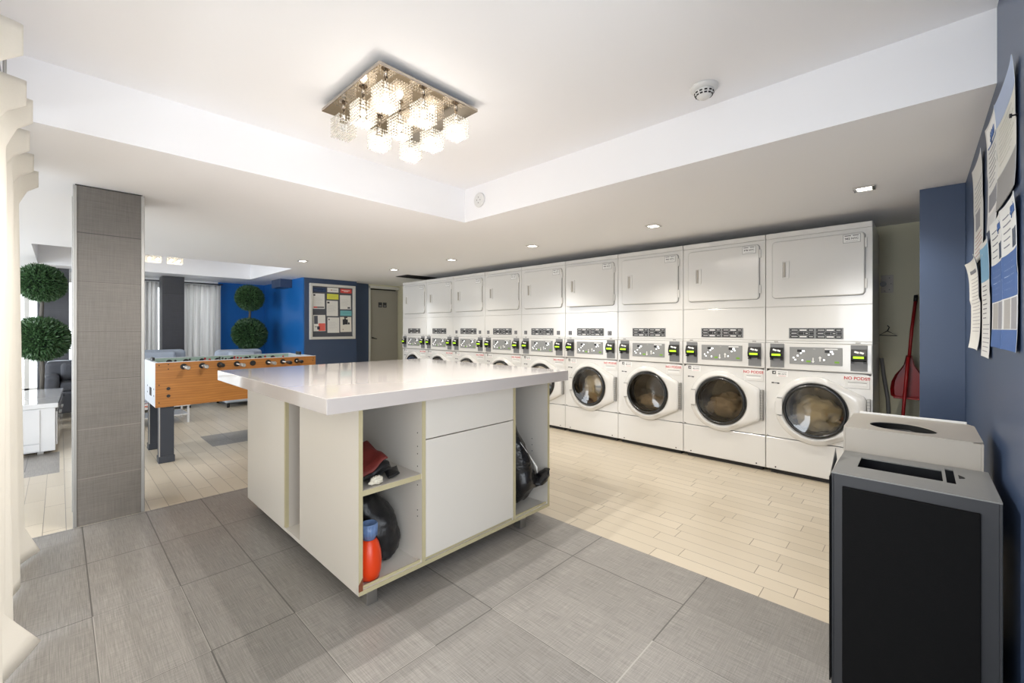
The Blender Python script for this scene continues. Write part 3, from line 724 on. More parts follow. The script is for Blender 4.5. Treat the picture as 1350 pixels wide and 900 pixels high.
for ix in range(3):
    for iy in range(3):
        x, y = (ix-1)*.198, (iy-1)*.204; off = (ix == 0 and iy == 2)
        b = MB(); b.tube((x, y, -.003), (x, y, -.05), .009, 'chrome', n=14); b.tube((x, y, -.05), (x, y, -.058), .02, 'chrome', n=16); b.build('stem', ch)
        if shade_me is None:
            s_ = bead_cube(.086, 7, .0060).build('crystal_shade', ch, (x, y, -.088)); shade_me = s_.data
        else:
            s_ = bpy.data.objects.new('crystal_shade', shade_me); C.objects.link(s_); s_.parent = ch; s_.location = (x, y, -.088)
        b = MB(); b.ball((0, 0, 0), .013, 'bulb_off' if off else 'bulb', 2, (1, 1, 1.5)); bb = b.build('bulb', s_, (0, 0, .004))
        if not off:
            lamp('bulb_light', 'SPOT', (cx+x, cy+y, cz-.131), CH_W, WARM, .012, target=(cx+x, cy+y, 0), spot=math.radians(168), blend=.35)
            lamp('bulb_glow', 'POINT', (cx+x, cy+y, cz-.092), .9, WARM, .016)
sp = thing('ceiling_spotlight', '', 'spotlight', (0, 0, 0), 'recessed square ceiling spotlights')
b = MB()
for a_, c_ in (((-.052, .052), (-.052, -.036)), ((-.052, .052), (.036, .052)), ((-.052, -.036), (-.036, .036)), ((.036, .052), (-.036, .036))): b.box(*a_, *c_, -.008, -.0003, 'chrome', .001)
b.build('frame', sp)
b = MB(); b.tube((0, 0, -.002), (0, 0, -.0005), .035, 'hot', n=20); b.build('lens', sp)
spots = [(3.45, .25, 'ceiling spotlight nearest the blue column'), (3.47, 1.64, 'ceiling spotlight in front of the third dryer from the near end'), (3.43, 2.96, 'ceiling spotlight in front of the ajar dryer'),
         (3.42, 4.30, 'ceiling spotlight in front of dryer number three'), (3.40, 5.63, 'ceiling spotlight just before the dark grille'), (2.155, 5.755, 'ceiling spotlight above the right end of the football table')]
for k, (x, y, l) in enumerate(spots):
    o = sp if k == 0 else copy_tree(sp); o.location = (x, y, Z0); o['label'] = l
    lamp('spot_light', 'SPOT', (x, y, Z0-.03), SPOT_W, (1, .93, .82), .03, target=(x, y, 0), spot=math.radians(120), blend=.8)
t = thing('smoke_detector', 'round white smoke detector with slotted dome on the raised ceiling', 'smoke detector', (2.1, .74, Z1))
b = MB(); lathe(b, [(.062, 0), (.06, -.012), (.045, -.02)], 'white_wall'); b.build('base', t)
b = MB(); lathe(b, [(.045, -.018), (.040, -.034), (.030, -.048), (.018, -.056), (.006, -.058)], 'white_wall')
for j in range(12):
    a = 2*PI*j/12
    for rr, zz in ((.0415, -.031), (.036, -.041)):
        mt = Matrix.Translation((rr*math.cos(a), rr*math.sin(a), zz)) @ Matrix.Rotation(a, 4, 'Z'); b.box(-.002, .002, -.006, .006, -.0028, .0028, 'gap', mtx=mt)
b.build('sensor_dome', t)
b = MB(); n = 28; b.loops([[(x_, r_*math.cos(2*PI*j/n), r_*math.sin(2*PI*j/n)) for j in range(n)] for r_, x_ in ((.058, 0), (.056, -.012), (.05, -.016))], 'white_wall', cap0=True, cap1=True)
for yy, zz in ((0, .02), (.02, 0), (-.02, -.004), (.002, -.024)): b.tube((-.0165, yy, zz), (-.016, yy, zz), .004, 'ink', n=8)
tag(b.build('junction_cover', None, (2.2995, 2.535, 2.222)), 'round white junction cover with screws in the corner of the ceiling step', 'cover plate')
for k, (x, y) in enumerate(((.90, 7.75), (1.14, 7.75))):
    t = thing('small_crystal_lamp', ['left white crystal ceiling lamp over the seating area', 'right white crystal ceiling lamp over the seating area'][k], 'ceiling lamp', (x, y, Z1))
    b = MB(); b.box(-.095, .095, -.095, .095, -.015, 0, 'mirror', .002); b.build('plate', t)
    for ix in (-.5, .5):
        for iy in (-.5, .5):
            b = MB(); b.tube((ix*.088, iy*.088, -.015), (ix*.088, iy*.088, -.13), .006, 'chrome', n=8); b.build('stem', t)
            s_ = bpy.data.objects.new('crystal_shade', shade_me); C.objects.link(s_); s_.parent = t; s_.location = (ix*.088, iy*.088, -.172); s_.scale = (.88, .88, .9)
            b = MB(); b.ball((0, 0, 0), .02, 'bulb', 1); b.build('bulb', s_)
    lamp('small_lamp_light', 'POINT', (x, y, 2.08), FAR_W, (1, .95, .88), .08)

# ------------------------------------------------------------------ curtains
def curtain(name, label, pts_top, z0, z1, m, group, axis, folds, amp, flare=0, n=240, top_out=.04, hem=0, grow=1.0, thick=.003):
    """pts: (a0,a1) along axis, c = plane position; folds as a wavy continuous sheet"""
    a0, a1, c0 = pts_top; b = MB(); rows = []; nz_ = 40
    for k in range(nz_+1):
        f = k/nz_; z = z1+(z0-z1)*f; row = []
        for j in range(n+1):
            u = j/n; ph = u*folds*2*PI
            head = max(0, 1-f/.05)
            am = amp*(.75+.5*f)*(1-.0*head)
            w_ = math.sin(ph+.5*math.sin(f*3+u*5))*am + .3*amp*math.sin(ph*2.3+f*2)
            w_ += head*top_out*max(0, math.sin(ph))**3*1.0
            w_ += flare*max(0, f-.82)/.18*(.5+.5*math.sin(u*7))
            s = a0+(a1-a0)*u*(1+(grow-1)*f) + .012*math.sin(ph*2)*f
            row.append((c0+w_, s, z) if axis == 'y' else (s, c0-w_, z))
        rows.append(row)
    b.loops(rows, m, close=False)
    o = b.build(name); md = o.modifiers.new('thickness', 'SOLIDIFY'); md.thickness = thick
    return tag(o, label, 'curtain', group)
def drape(name, label, y0, y1, c0, folds, amp, pleats, m, z0=.012, z1=2.04, hem_kick=.03):
    """heavy curtain running along Y: round folds, pinch pleats that stand out at the given y positions"""
    b = MB(); rows = []; n = int((y1-y0)*170); nz_ = 48
    for k in range(nz_+1):
        f = (k/nz_)**1.15; z = z1+(z0-z1)*f; row = []
        head = 1 if f < .045 else max(0, 1-(f-.045)/.05)
        for j in range(n+1):
            y = y0+(y1-y0)*j/n; u = (y-y0)/(y1-y0)
            ph = u*folds*2*PI+.7*math.sin(f*2.2+u*3)
            wv = amp*(.55+.45*f)*(math.sin(ph)+.3*math.sin(2*ph+1+f*2))*(1-.6*head)
            for py in pleats:
                d = (y-py)/.02; wv += head*.075*math.exp(-d*d)*(1 if z > z1-.1 else .6)
            if f > .93: wv += (f-.93)/.07*hem_kick*max(0, (u-.78)/.22)
            row.append((c0+wv, y+.012*math.sin(ph*1.3+2)*f, z))
        rows.append(row)
    b.loops(rows, m, close=False)
    o = b.build(name); md = o.modifiers.new('thickness', 'SOLIDIFY'); md.thickness = .003
    return tag(o, label, 'curtain', 'cream curtains at the left edge')
drape('curtain', 'cream curtain panel nearest the camera at the left edge', .9, 2.42, -.145, 3.2, .022, (1.4, 1.8, 2.2, 2.37), 'curtain', hem_kick=.09)
drape('curtain', 'cream curtain panel just behind the near one, left of the tiled pillar', 2.5, 3.46, -.153, 2.6, .026, (2.75, 3.1, 3.42), 'curtain', hem_kick=.07)
b = MB(); b.tube((-.14, .8, 2.055), (-.14, 3.5, 2.055), .008, 'alu', n=10)
for yy in (1.0, 2.46, 3.45): b.tube((-.14, yy, 2.055), (-.14, yy, 2.075 if yy > 2.72 else Z1), .005, 'alu', n=8)
tag(b.build('curtain_rail'), 'thin metal rail carrying the cream curtains at the left edge', 'curtain rail')
curtain('window_curtain', 'white gathered window curtain between the slate column and the blue wall', (1.50, 2.06, 9.45), .05, 2.0, 'sheer', None, 'x', 5.3, .038, 0, top_out=.02)
curtain('window_curtain', 'narrow white window curtain left of the slate column', (.99, 1.16, 9.47), .05, 2.0, 'sheer', None, 'x', 3, .03, 0, top_out=.02)
b = MB(); b.tube((.98, 9.44, 2.02), (2.1, 9.44, 2.02), .012, 'ink', n=10)
for xx in (1.0, 2.08): b.tube((xx, 9.44, 2.02), (xx, YB, 2.02), .006, 'ink', n=8)
tag(b.build('curtain_rod'), 'dark rod carrying the white window curtains', 'curtain rod')

# ------------------------------------------------------------------ topiaries
def leaf_ball(r, n, seed):
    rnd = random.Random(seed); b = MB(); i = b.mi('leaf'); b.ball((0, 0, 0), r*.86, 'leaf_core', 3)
    for k in range(n):
        z = 1-2*(k+.5)/n; a = k*2.399963; s = math.sqrt(1-z*z); d = Vector((s*math.cos(a), s*math.sin(a), z))
        d = (d+Vector((rnd.uniform(-.06, .06), rnd.uniform(-.06, .06), rnd.uniform(-.06, .06)))).normalized()
        t_ = d.orthogonal().normalized(); t_ = (Matrix.Rotation(rnd.uniform(0, 2*PI), 3, d) @ t_); u = (d+t_*rnd.uniform(.15, .9)).normalized(); sd = u.cross(d)
        if sd.length < .01: continue
        sd.normalize(); L = rnd.uniform(.035, .065); wd = rnd.uniform(.005, .009); p = d*r*rnd.uniform(.84, .97)
        v = [b.bm.verts.new(q) for q in (p, p+u*L*.5+sd*wd, p+u*L, p+u*L*.5-sd*wd)]
        f = b.bm.faces.new(v); f.material_index = i
    return b
lb = None
def topiary(x, y, label, z2, r2, z1_, r1):
    global lb
    t = thing('topiary_tree', label, 'topiary', (x, y, 0))
    for z, r, sd in ((z2, r2, 1), (z1_, r1, 2)):
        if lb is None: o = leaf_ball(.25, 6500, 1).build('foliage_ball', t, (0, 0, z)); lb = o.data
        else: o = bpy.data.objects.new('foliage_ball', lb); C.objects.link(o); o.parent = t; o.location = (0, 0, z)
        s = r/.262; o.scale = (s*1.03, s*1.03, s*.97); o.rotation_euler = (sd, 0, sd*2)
    b = MB(); b.path([(0, 0, .3), (.01, .008, .7), (-.008, 0, 1.1), (.008, 0, 1.5), (0, 0, z2)], [.022, .02, .018, .016, .012], 'bark')
    b.path([(.018, .01, .4), (-.015, .01, .7), (.02, -.01, 1.0), (-.012, .012, 1.4), (.01, 0, z2-.1)], .009, 'bark'); b.build('trunk', t)
    b = MB(); lathe(b, [(.13, 0), (.15, .01), (.19, .33), (.2, .34), (.2, .37), (.18, .37), (.175, .33), (.01, .32)], 'dark_fabric'); b.build('pot', t)
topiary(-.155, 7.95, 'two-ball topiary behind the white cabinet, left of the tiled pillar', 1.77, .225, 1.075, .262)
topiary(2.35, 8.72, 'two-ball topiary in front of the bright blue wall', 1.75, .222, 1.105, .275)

# ------------------------------------------------------------------ lounge furniture
t = thing('media_cabinet', 'glossy white low cabinet at the left edge beside the curtain', 'cabinet', (-.605, 6.8, 0), rz=-.03)
b = MB(); b.box(-.58, .60, -.735, .7, .03, .44, 'gloss_white', .004); b.build('body', t)
b = MB(); b.box(-.6, .62, -.75, .72, .44, .487, 'gloss_white', .006); b.build('top', t)
for s0, s1 in ((-.57, -.02), (-.01, .5)):
    b = MB(); b.box(s0, s1, -.747, -.734, .115, .43, 'gloss_white', .003); b.build('door', t)
b = MB(); b.box(-.57, .5, -.745, -.735, .04, .108, 'gloss_white', .003); b.build('plinth_panel', t)
for y0_, y1_ in ((-.7, -.25), (-.24, .2), (.21, .66)):
    b = MB(); b.box(.601, .613, y0_, y1_, .08, .40, 'gloss_white', .003); dr_ = b.build('drawer', t)
    b = MB(); b.box(.613, .622, (y0_+y1_)/2-.09, (y0_+y1_)/2+.09, .30, .315, 'alu', .002); b.build('handle', dr_)
for lx in (-.5, .5):
    for ly in (-.65, .6): b = MB(); b.box(lx-.02, lx+.02, ly-.02, ly+.02, 0, .03, 'alu'); b.build('foot', t)
def armchair(name, label, loc, w_, dp, zt, m, pip=None, back='y'):
    t = thing(name, label, 'armchair' if w_ < 1 else 'sofa', loc); h = w_/2; q = dp/2
    b = MB(); b.box(-h, h, -q, q, .07, .36, m, .03, 4); b.build('base', t)
    b = MB(); b.box(-h, h, q-.2, q, .30, zt, m, .06, 5); b.build('backrest', t)
    for s in (-1, 1):
        b = MB(); b.box(min(s*h, s*(h-.14)), max(s*h, s*(h-.14)), -q, q-.05, .30, zt-.16, m, .05, 5); b.build('armrest', t)
    nC = 1 if w_ < 1 else 2
    for k in range(nC):
        cw = (w_-.28)/nC; b = MB(); b.box(-h+.14+k*cw+.005, -h+.14+(k+1)*cw-.005, -q+.01, q-.2, .36, .48, m, .035, 4); b.build('seat_cushion', t)
        b = MB(); b.box(-h+.14+k*cw+.01, -h+.14+(k+1)*cw-.01, q-.36, q-.17, .47, zt-.02, m, .05, 4); b.build('back_cushion', t)
    for sx in (-1, 1):
        for sy in (-1, 1): b = MB(); b.tube((sx*(h-.05), sy*(q-.05), 0), (sx*(h-.05), sy*(q-.05), .075), .018, 'gap', n=12); b.build('leg', t)
    if pip:
        for s in (-1, 1):
            b = MB(); b.path([(s*(h-.005), q-.02, .1), (s*(h-.005), q-.02, zt-.08), (s*(h-.03), q-.04, zt-.012), (s*(h-.12), q-.06, zt), (0, q-.06, zt+.002)], .012, pip); b.build('piping', t)
    return t
armchair('armchair', 'pale blue-grey armchair at the foot of the topiary by the blue wall', (2.05, 7.95, 0), .66, .72, .86, 'sofa')
armchair('armchair', 'pale blue-grey armchair in front of the slate column', (1.03, 8.4, 0), .76, .8, .87, 'sofa')
armchair('armchair', 'charcoal armchair with pale piping seen between curtain and tiled pillar', (.22, 8.62, 0), .72, .7, .74, 'dark_fabric', 'piping').rotation_euler = (0, 0, 0)
t = thing('coffee_table', 'low white coffee table behind the football table legs', 'table', (.92, 6.98, 0))
b = MB(); b.box(-.4, .24, -.18, .3, .215, .245, 'gloss_white', .003); b.build('top', t)
b = MB(); b.box(-.38, .22, -.16, .28, .1, .115, 'gloss_white', .003); b.build('lower_shelf', t)
for lx in (-.38, .21):
    for ly in (-.165, .27): b = MB(); b.box(lx, lx+.022, ly, ly+.022, 0, .216, 'gloss_white', .002); b.build('leg', t)
for k, (x, y, z, col, l, sz) in enumerate(((.80, 6.95, .2455, (206, 120, 96), 'salmon-covered magazine on the low white table, left side', (.11, .14)), (1.02, 6.93, .2455, (222, 196, 160), 'cream magazine on the low white table, right side', (.09, .13)))):
    b = MB(); b.box(x-sz[0], x+sz[0], y-sz[1], y+sz[1], z, z+.008, pm(col), .002); b.box(x-sz[0]+.004, x+sz[0]-.002, y-sz[1]+.003, y+sz[1]-.003, z+.0005, z+.0075, 'white'); b.box(x-sz[0]*.7, x+sz[0]*.5, y-sz[1]*.4, y+sz[1]*.6, z+.008, z+.0085, 'white'); tag(b.build('magazine'), l, 'magazine', 'magazines on the coffee table')

# ------------------------------------------------------------------ football table
t = thing('foosball_table', 'honey oak table football game with charcoal legs behind the counter', 'game table', (1.27, 5.26, 0))
HX, HY = .69, .39
b = MB(); b.box(-HX, HX, -HY, -HY+.022, .503, .9, 'wood', .002); b.box(-HX-.001, HX+.001, -HY-.001, -HY+.024, .898, .902, 'pearl')
for x, z in ((-.665, .875), (-.665, .545), (-.6, .88), (-.6, .84), (-.665, .70), (.665, .875), (.66, .85)): b.tube((x, -HY-.0015, z), (x, -HY+.002, z), .005, 'gap', n=8)
for z in (.60, .665): b.tube((-.60, -HY-.004, z), (-.60, -HY+.002, z), .014, 'black', n=14)
b.build('side_panel', t)
b = MB(); b.box(-HX, HX, HY-.022, HY, .503, .9, 'wood', .002); b.box(-HX+.025, HX-.025, HY-.026, HY-.022, .755, .897, 'turf'); b.box(-HX-.001, HX+.001, HY-.024, HY+.001, .898, .902, 'pearl'); b.build('side_panel', t)
for s in (-1, 1):
    b = MB(); b.box(min(s*HX, s*(HX-.025)), max(s*HX, s*(HX-.025)), -HY+.022, HY-.022, .503, .9, 'pearl', .002)
    if s < 0:
        for yy, zz in ((-.3, .66), (-.3, .60), (.1, .66), (.1, .60)): b.tube((-HX-.0015, yy, zz), (-HX+.002, yy, zz), .009, 'gap', n=10)
        b.box(-HX-.002, -HX+.002, -.16, -.04, .585, .66, 'gap')
    b.build('end_panel', t)
b = MB(); b.box(-HX+.024, HX-.024, -HY+.022, HY-.022, .74, .755, 'turf')
for x in (0,): b.box(x-.003, x+.003, -HY+.022, HY-.022, .755, .756, 'white')
for x0_, x1_ in ((-.665, -.55), (.55, .665)): b.box(x0_, x1_, -.13, .13, .755, .7555, 'white')
b.build('playfield', t)
for sx in (-1, 1):
    for sy in (-1, 1):
        b = MB(); x0_, x1_ = sorted((sx*(HX-.03), sx*(HX-.135))); y0_, y1_ = sorted((sy*(HY-.03), sy*(HY-.125)))
        b.box(x0_, x1_, y0_, y1_, .04, .503, 'footleg', .003); lg = b.build('leg', t)
        b = MB(); b.box(x0_-.006, x1_+.006, y0_-.006, y1_+.006, 0, .06, 'footleg', .003); b.build('foot_cap', lg)
        b = MB(); b.box(x0_-.0025, x0_+.006, y0_-.0025, y0_+.006, .06, .503, 'alu', .001); b.build('edge_trim', lg)
rods = [-.49, -.35, -.21, -.07, .07, .21, .35, .49]; outs = [.21, .19, .13, .25, .02, .22, .24, .16]; men = [1, 2, 3, 5, 5, 3, 2, 1]
for k, x in enumerate(rods):
    o_ = outs[k]; z = .855; near = k != 4
    b = MB(); b.tube((x, -HY-(o_-.10 if near else .0), z), (x, HY+.10, z), .0075, 'chrome', n=12)
    b.tube((x, -HY-.006, z), (x, -HY+.03, z), .026, 'black', n=20); b.tube((x, HY-.03, z), (x, HY+.008, z), .026, 'black', n=20); r_ = b.build('rod', t)
    b = MB(); y1_ = -HY-o_ if near else HY+.12
    sgn = -1 if near else 1
    ring = lambda rr, dy: [(x+rr*math.cos(2*PI*j/18), (-HY-(o_-.11) if near else HY+.09)+sgn*dy, z+rr*math.sin(2*PI*j/18)) for j in range(18)]
    b.loops([ring(.011, 0), ring(.017, .01), ring(.0165, .05), ring(.019, .09), ring(.013, .108)], 'alu' if k in (0, 1, 3, 5) else 'black', cap0=True, cap1=True)
    b.build('handle', r_)
    for j in range(men[k]):
        yy = (j-(men[k]-1)/2)*(.62/max(men[k], 2))+.02
        b = MB(); c_ = 'black' if k in (0, 1, 3, 5) else 'red_plastic'
        b.box(x-.011, x+.011, yy-.014, yy+.014, z-.06, z+.018, c_, .005); b.ball((x, yy, z+.03), .011, c_, 2); b.box(x-.008, x+.008, yy-.011, yy+.011, z-.09, z-.055, c_, .003); b.build('player', r_)
b = MB(); b.box(.64, .66, -.06, .06, .9, .935, 'black', .003); b.tube((.65, -.07, .925), (.65, .07, .925), .004, 'black'); 
for j in range(5): b.tube((.65, -.04+j*.02, .925), (.65, -.03+j*.02, .925), .009, 'black', n=10)
b.build('score_counter', t)
b = MB(); b.box(-.675, -.655, -.06, .06, .9, .93, 'black', .003); b.build('score_counter', t)

# ------------------------------------------------------------------ notice board
t = thing('notice_board', 'white framed grey notice board on the navy wall', 'notice board', (3.355, 7.6, 1.5))
fw, fh = .41, .485
b = MB(); b.box(-fw, fw, -.012, -.0005, -fh, fh, 'board_back'); b.build('backing', t)
b = MB(); b.box(-fw, fw, -.05, -.001, fh-.045, fh, 'frame_white', .006); b.box(-fw, fw, -.05, -.001, -fh, -fh+.045, 'frame_white', .006)
b.box(-fw, -fw+.045, -.05, -.001, -fh+.045, fh-.045, 'frame_white', .006); b.box(fw-.045, fw, -.05, -.001, -fh+.045, fh-.045, 'frame_white', .006); b.build('frame', t)
WH = (232, 230, 224)
notes = [
 ((3.002, 3.235, 1.838, 1.918), (44, 62, 94), [(.1, .3, .9, .65, (60, 80, 116)), (.2, .45, .8, .55, (210, 215, 225))], 0, 'dark blue banner card at the top left of the notice board'),
 ((3.256, 3.456, 1.846, 1.928), WH, [(.3, .4, .45, .6, (190, 150, 130)), (.5, .45, .85, .55, (170, 170, 175))], 0, 'small white card at the top middle of the notice board'),
 ((3.492, 3.700, 1.848, 1.924), (214, 74, 66), [(.1, .55, .85, .7, (246, 220, 214)), (.3, .3, .7, .42, (246, 220, 214))], 0, 'red card with two white lines at the top right of the notice board'),
 ((3.006, 3.211, 1.545, 1.812), WH, [(.06, .84, .22, .95, (60, 60, 66)), (.06, .05, .35, .15, (206, 84, 84)), (.35, .05, .94, .15, (120, 116, 116))], 1, 'white notice with a red and grey strip along its bottom edge'),
 ((3.249, 3.455, 1.722, 1.819), (222, 222, 84), [(.15, .6, .85, .66, (190, 190, 90)), (.15, .35, .7, .41, (190, 190, 90))], 0, 'yellow card in the middle column of the notice board'),
 ((3.243, 3.446, 1.425, 1.697), WH, [(.06, .82, .26, .93, (60, 60, 66))], 1, 'white letter with dark logo under the yellow card'),
 ((3.486, 3.690, 1.552, 1.807), WH, [(.68, .05, .92, .16, (70, 70, 76))], 1, 'white letter with dark mark at its bottom right corner'),
 ((3.488, 3.700, 1.436, 1.530), (120, 186, 190), [(.2, .5, .9, .56, (84, 150, 158))], 0, 'teal card in the right column of the notice board'),
 ((3.018, 3.225, 1.156, 1.438), WH, [(.06, .45, .36, .95, (84, 86, 96)), (.42, .02, .98, .48, (232, 106, 94)), (.30, .1, .52, .3, (74, 76, 92)), (.1, .25, .28, .3, (150, 150, 150))], 0, 'flyer with dark and coral blocks at the bottom left of the notice board'),
 ((3.258, 3.470, 1.128, 1.402), WH, [(.08, .82, .18, .9, (60, 60, 66))], 1, 'white letter at the bottom middle of the notice board'),
 ((3.490, 3.700, 1.140, 1.412), (234, 228, 216), [(.22, .48, .38, .85, (50, 50, 54)), (.36, .5, .52, .92, (50, 50, 54)), (.5, .5, .68, .84, (50, 50, 54)), (.7, .5, .84, .64, (50, 50, 54)), (.2, .12, .3, .2, (190, 170, 160)), (.35, .93, .65, 1.0, (40, 40, 44))], 0, 'cream flyer with dark figures at the bottom right of the notice board')]
for (x0, x1, z0, z1), base, pats, lines, lab in notes:
    w_, h_ = x1-x0, z1-z0; b = MB(); b.box(0, w_, -.0015, 0, 0, h_, pm(base))
    for (u0, v0, u1, v1, col) in pats: b.box(u0*w_, u1*w_, -.0022, -.001, v0*h_, v1*h_, pm(col))
    if lines:
        for k in range(7): b.box(.12*w_, (.6+.3*((k*37) % 10)/10)*w_, -.0018, -.001, (.28+.07*k)*h_, (.285+.07*k)*h_, 'grey_ink')
    o = b.build('notice_paper', None, (x0, 7.586, z0)); o.rotation_euler = (0, random.uniform(-.02, .02), 0)
    tag(o, lab, 'paper', 'papers pinned on the notice board')

# ------------------------------------------------------------------ posters on the right wall
def poster(name, x0, x1, z0, z1, base, pats, lab, cat='poster', texts=(), y=-.1975, lines=None, curl=.008):
    """sheet on the right wall, seen from +Y; u runs left to right as read (from +X to -X)"""
    w_, h_ = x1-x0, z1-z0; b = MB(); n = 16; i = b.mi(pm(base))
    def bend(u, v): return curl*((2*abs(u-.5))**3*.6+(2*abs(v-.5))**4*.8)*(1 if v > .5 else .6)
    def patch(u0, v0, u1, v1, m, lift):
        i = b.mi(m); g = [[b.bm.verts.new((x1-(u0+(u1-u0)*a/n)*w_, y+lift+bend(u0+(u1-u0)*a/n, v0+(v1-v0)*c/n), z0+(v0+(v1-v0)*c/n)*h_)) for c in range(n+1)] for a in range(n+1)]
        for a in range(n):
            for c in range(n):
                f = b.bm.faces.new((g[a][c], g[a+1][c], g[a+1][c+1], g[a][c+1])); f.material_index = i
    patch(0, 0, 1, 1, pm(base), 0)
    for (u0, v0, u1, v1, col) in pats: patch(u0, v0, u1, v1, pm(col), .0008)
    for ln in (lines or []):
        u0, u1, v0, v1, nn, col = ln
        for k in range(nn):
            v = v0+(v1-v0)*k/max(1, nn-1); patch(u0, v-.004, u0+(u1-u0)*(.7+.3*((k*53) % 10)/10), v+.004, pm(col), .0008)
    for (s_, size, u, v, col) in texts:
        mt = Matrix.Translation((x1-u*w_, y+.0014+bend(u, v), z0+v*h_)) @ Matrix(((-1,0,0,0),(0,0,1,0),(0,1,0,0),(0,0,0,1)))
        b.text(s_, size, mt, pm(col), .0003)
    o = b.build(name); md = o.modifiers.new('thickness', 'SOLIDIFY'); md.thickness = .0008; md.offset = -1
    return tag(o, lab, cat)
BL, DB = (60, 98, 160), (44, 60, 84)
poster('map_poster', 1.828, 2.215, 1.60, 1.965, (222, 222, 216), [(0, .78, 1, 1, (176, 192, 222)), (0, 0, 1, .3, (150, 150, 150)), (.6, 0, 1, .1, (60, 60, 62)), (.0, .28, 1, .31, (196, 200, 200))], 'large pale map poster with a light blue top band, nearest on the right wall', texts=(), lines=[(.1, .9, .4, .72, 9, (205, 206, 200)), (.1, .7, .05, .24, 6, (110, 110, 112))])
poster('notice_sheet', 2.225, 2.50, 1.575, 1.975, (226, 227, 226), [(.08, .80, .92, .97, (246, 248, 250)), (.08, .785, .92, .80, BL), (.1, .18, .9, .34, (140, 142, 150)), (.05, 0, .95, .14, (208, 210, 212))], 'white sheet with blue header lettering beside the map poster', 'poster', texts=(('spin', .075, .5, .88, BL),), lines=[(.12, .85, .42, .74, 8, (150, 152, 158))])
poster('notice_sheet', 2.68, 3.08, 1.505, 1.965, (222, 223, 221), [(.15, .34, .6, .52, (150, 152, 160)), (.1, .78, .9, .8, (190, 192, 196))], 'upper white notice furthest along the right wall', 'poster', lines=[(.12, .88, .56, .74, 5, (170, 172, 176)), (.12, .88, .08, .28, 6, (190, 150, 150))])
poster('notice_sheet', 2.73, 3.17, 1.105, 1.525, (226, 226, 222), [(.1, .86, .5, .9, (120, 122, 130))], 'lower white notice with curling corner furthest along the right wall', 'poster', lines=[(.1, .9, .2, .8, 16, (176, 176, 180))], curl=.022)
poster('notice_sheet', 2.44, 2.715, 1.085, 1.555, (224, 225, 224), [(0, .66, 1, .96, (122, 172, 206)), (.12, .74, .42, .84, DB), (.52, .74, .82, .84, (70, 110, 150))], 'narrow sheet with a light blue block in the middle of the right wall', 'poster', lines=[(.1, .55, .34, .62, 8, (110, 112, 124)), (.1, .9, .05, .28, 7, (160, 162, 168))])
for x0, x1, lab in ((1.80, 2.085, 'nearest white and blue flyer with photo pair, below the map poster'), (2.095, 2.36, 'second white and blue flyer with photo pair, below the map poster')):
    poster('blue_flyer', x0, x1, 1.135, 1.578, (224, 226, 226), [(0, .36, 1, .66, BL), (0, 0, 1, .14, BL), (.08, .145, .48, .35, (170, 168, 166)), (.54, .145, .94, .35, (150, 150, 156)), (.62, .68, .72, .8, DB), (.76, .68, .88, .8, DB), (.18, .2, .38, .33, (84, 92, 120)), (.64, .2, .84, .33, (84, 92, 120))], lab, 'poster', texts=(('spin', .05, .75, .93, BL),), lines=[(.1, .55, .72, .92, 5, (120, 126, 140)), (.12, .8, .42, .6, 5, (200, 212, 232))])
b = MB(); b.tube((1.822, -.1975, 1.792), (1.822, -.183, 1.792), .0025, 'black', n=8); b.tube((1.822, -.186, 1.792), (1.822, -.181, 1.792), .006, 'black', n=10)
tag(b.build('push_pin'), 'black push pin beside the pale map poster on the right wall', 'pin')

# ------------------------------------------------------------------ waste bins
t = thing('waste_bin', 'grey steel recycling bin with black front panel and slotted top', 'waste bin', (1.99, .03, 0))
bx0, bx1, by0, by1, bh = -.197, .155, -.197, .186, .714
def slot_top(b, x0, x1, y0, y1, z0, z1, holes, m):
    """flat top made of strips around rectangular holes (no overlap in y)"""
    ys_ = [y0]
    for h in sorted(holes, key=lambda q: q[2]): ys_ += [h[2], h[3]]
    ys_.append(y1); hs = sorted(holes, key=lambda q: q[2])
    for k in range(len(ys_)-1):
        a, c = ys_[k], ys_[k+1]
        if k % 2 == 0: b.box(x0, x1, a, c, z0, z1, m)
        else:
            h = hs[k//2]; b.box(x0, h[0], a, c, z0, z1, m); b.box(h[1], x1, a, c, z0, z1, m)
b = MB(); b.box(bx0, bx1, by0, by0+.006, 0, bh, 'bin_side', .001); b.box(bx0, bx1, by1-.006, by1, 0, bh, 'bin_side', .001); b.box(bx1-.006, bx1, by0+.006, by1-.006, 0, bh, 'bin_side'); b.box(bx0, bx0+.006, by0+.006, by1-.006, 0, bh, 'bin_side', .001)
b.box(bx0+.006, bx1-.006, by0+.006, by1-.006, .02, .03, 'bin_side'); b.build('shell', t)
b = MB(); slot_top(b, bx0, bx1, by0, by1, bh, bh+.004, [(-.068, .080, -.084, .128), (-.074, .112, -.113, -.092)], 'bin_grey'); tp = b.build('top_plate', t)
b = MB(); b.prism([(.05, -.122, bh+.0042), (-.0, -.122, bh+.0042), (.01, -.134, bh+.0042), (.02, -.137, bh+.0042), (.03, -.134, bh+.0042)], (0, 0, .0004), 'hole'); b.build('arrow_cutout', tp)
b = MB(); b.box(bx0+.01, bx1-.01, by0+.01, by1-.01, bh-.22, bh-.21, 'hole'); b.box(-.02, -.012, -.1, .13, bh-.2, bh-.03, 'hole'); b.build('shade_liner', t)  # dark sheets below the slots, shade of the inside put into colour
b = MB(); b.box(bx0-.012, bx0, by0+.042, by1-.03, .03, bh-.036, 'bin_black', .002); b.build('front_panel', t)
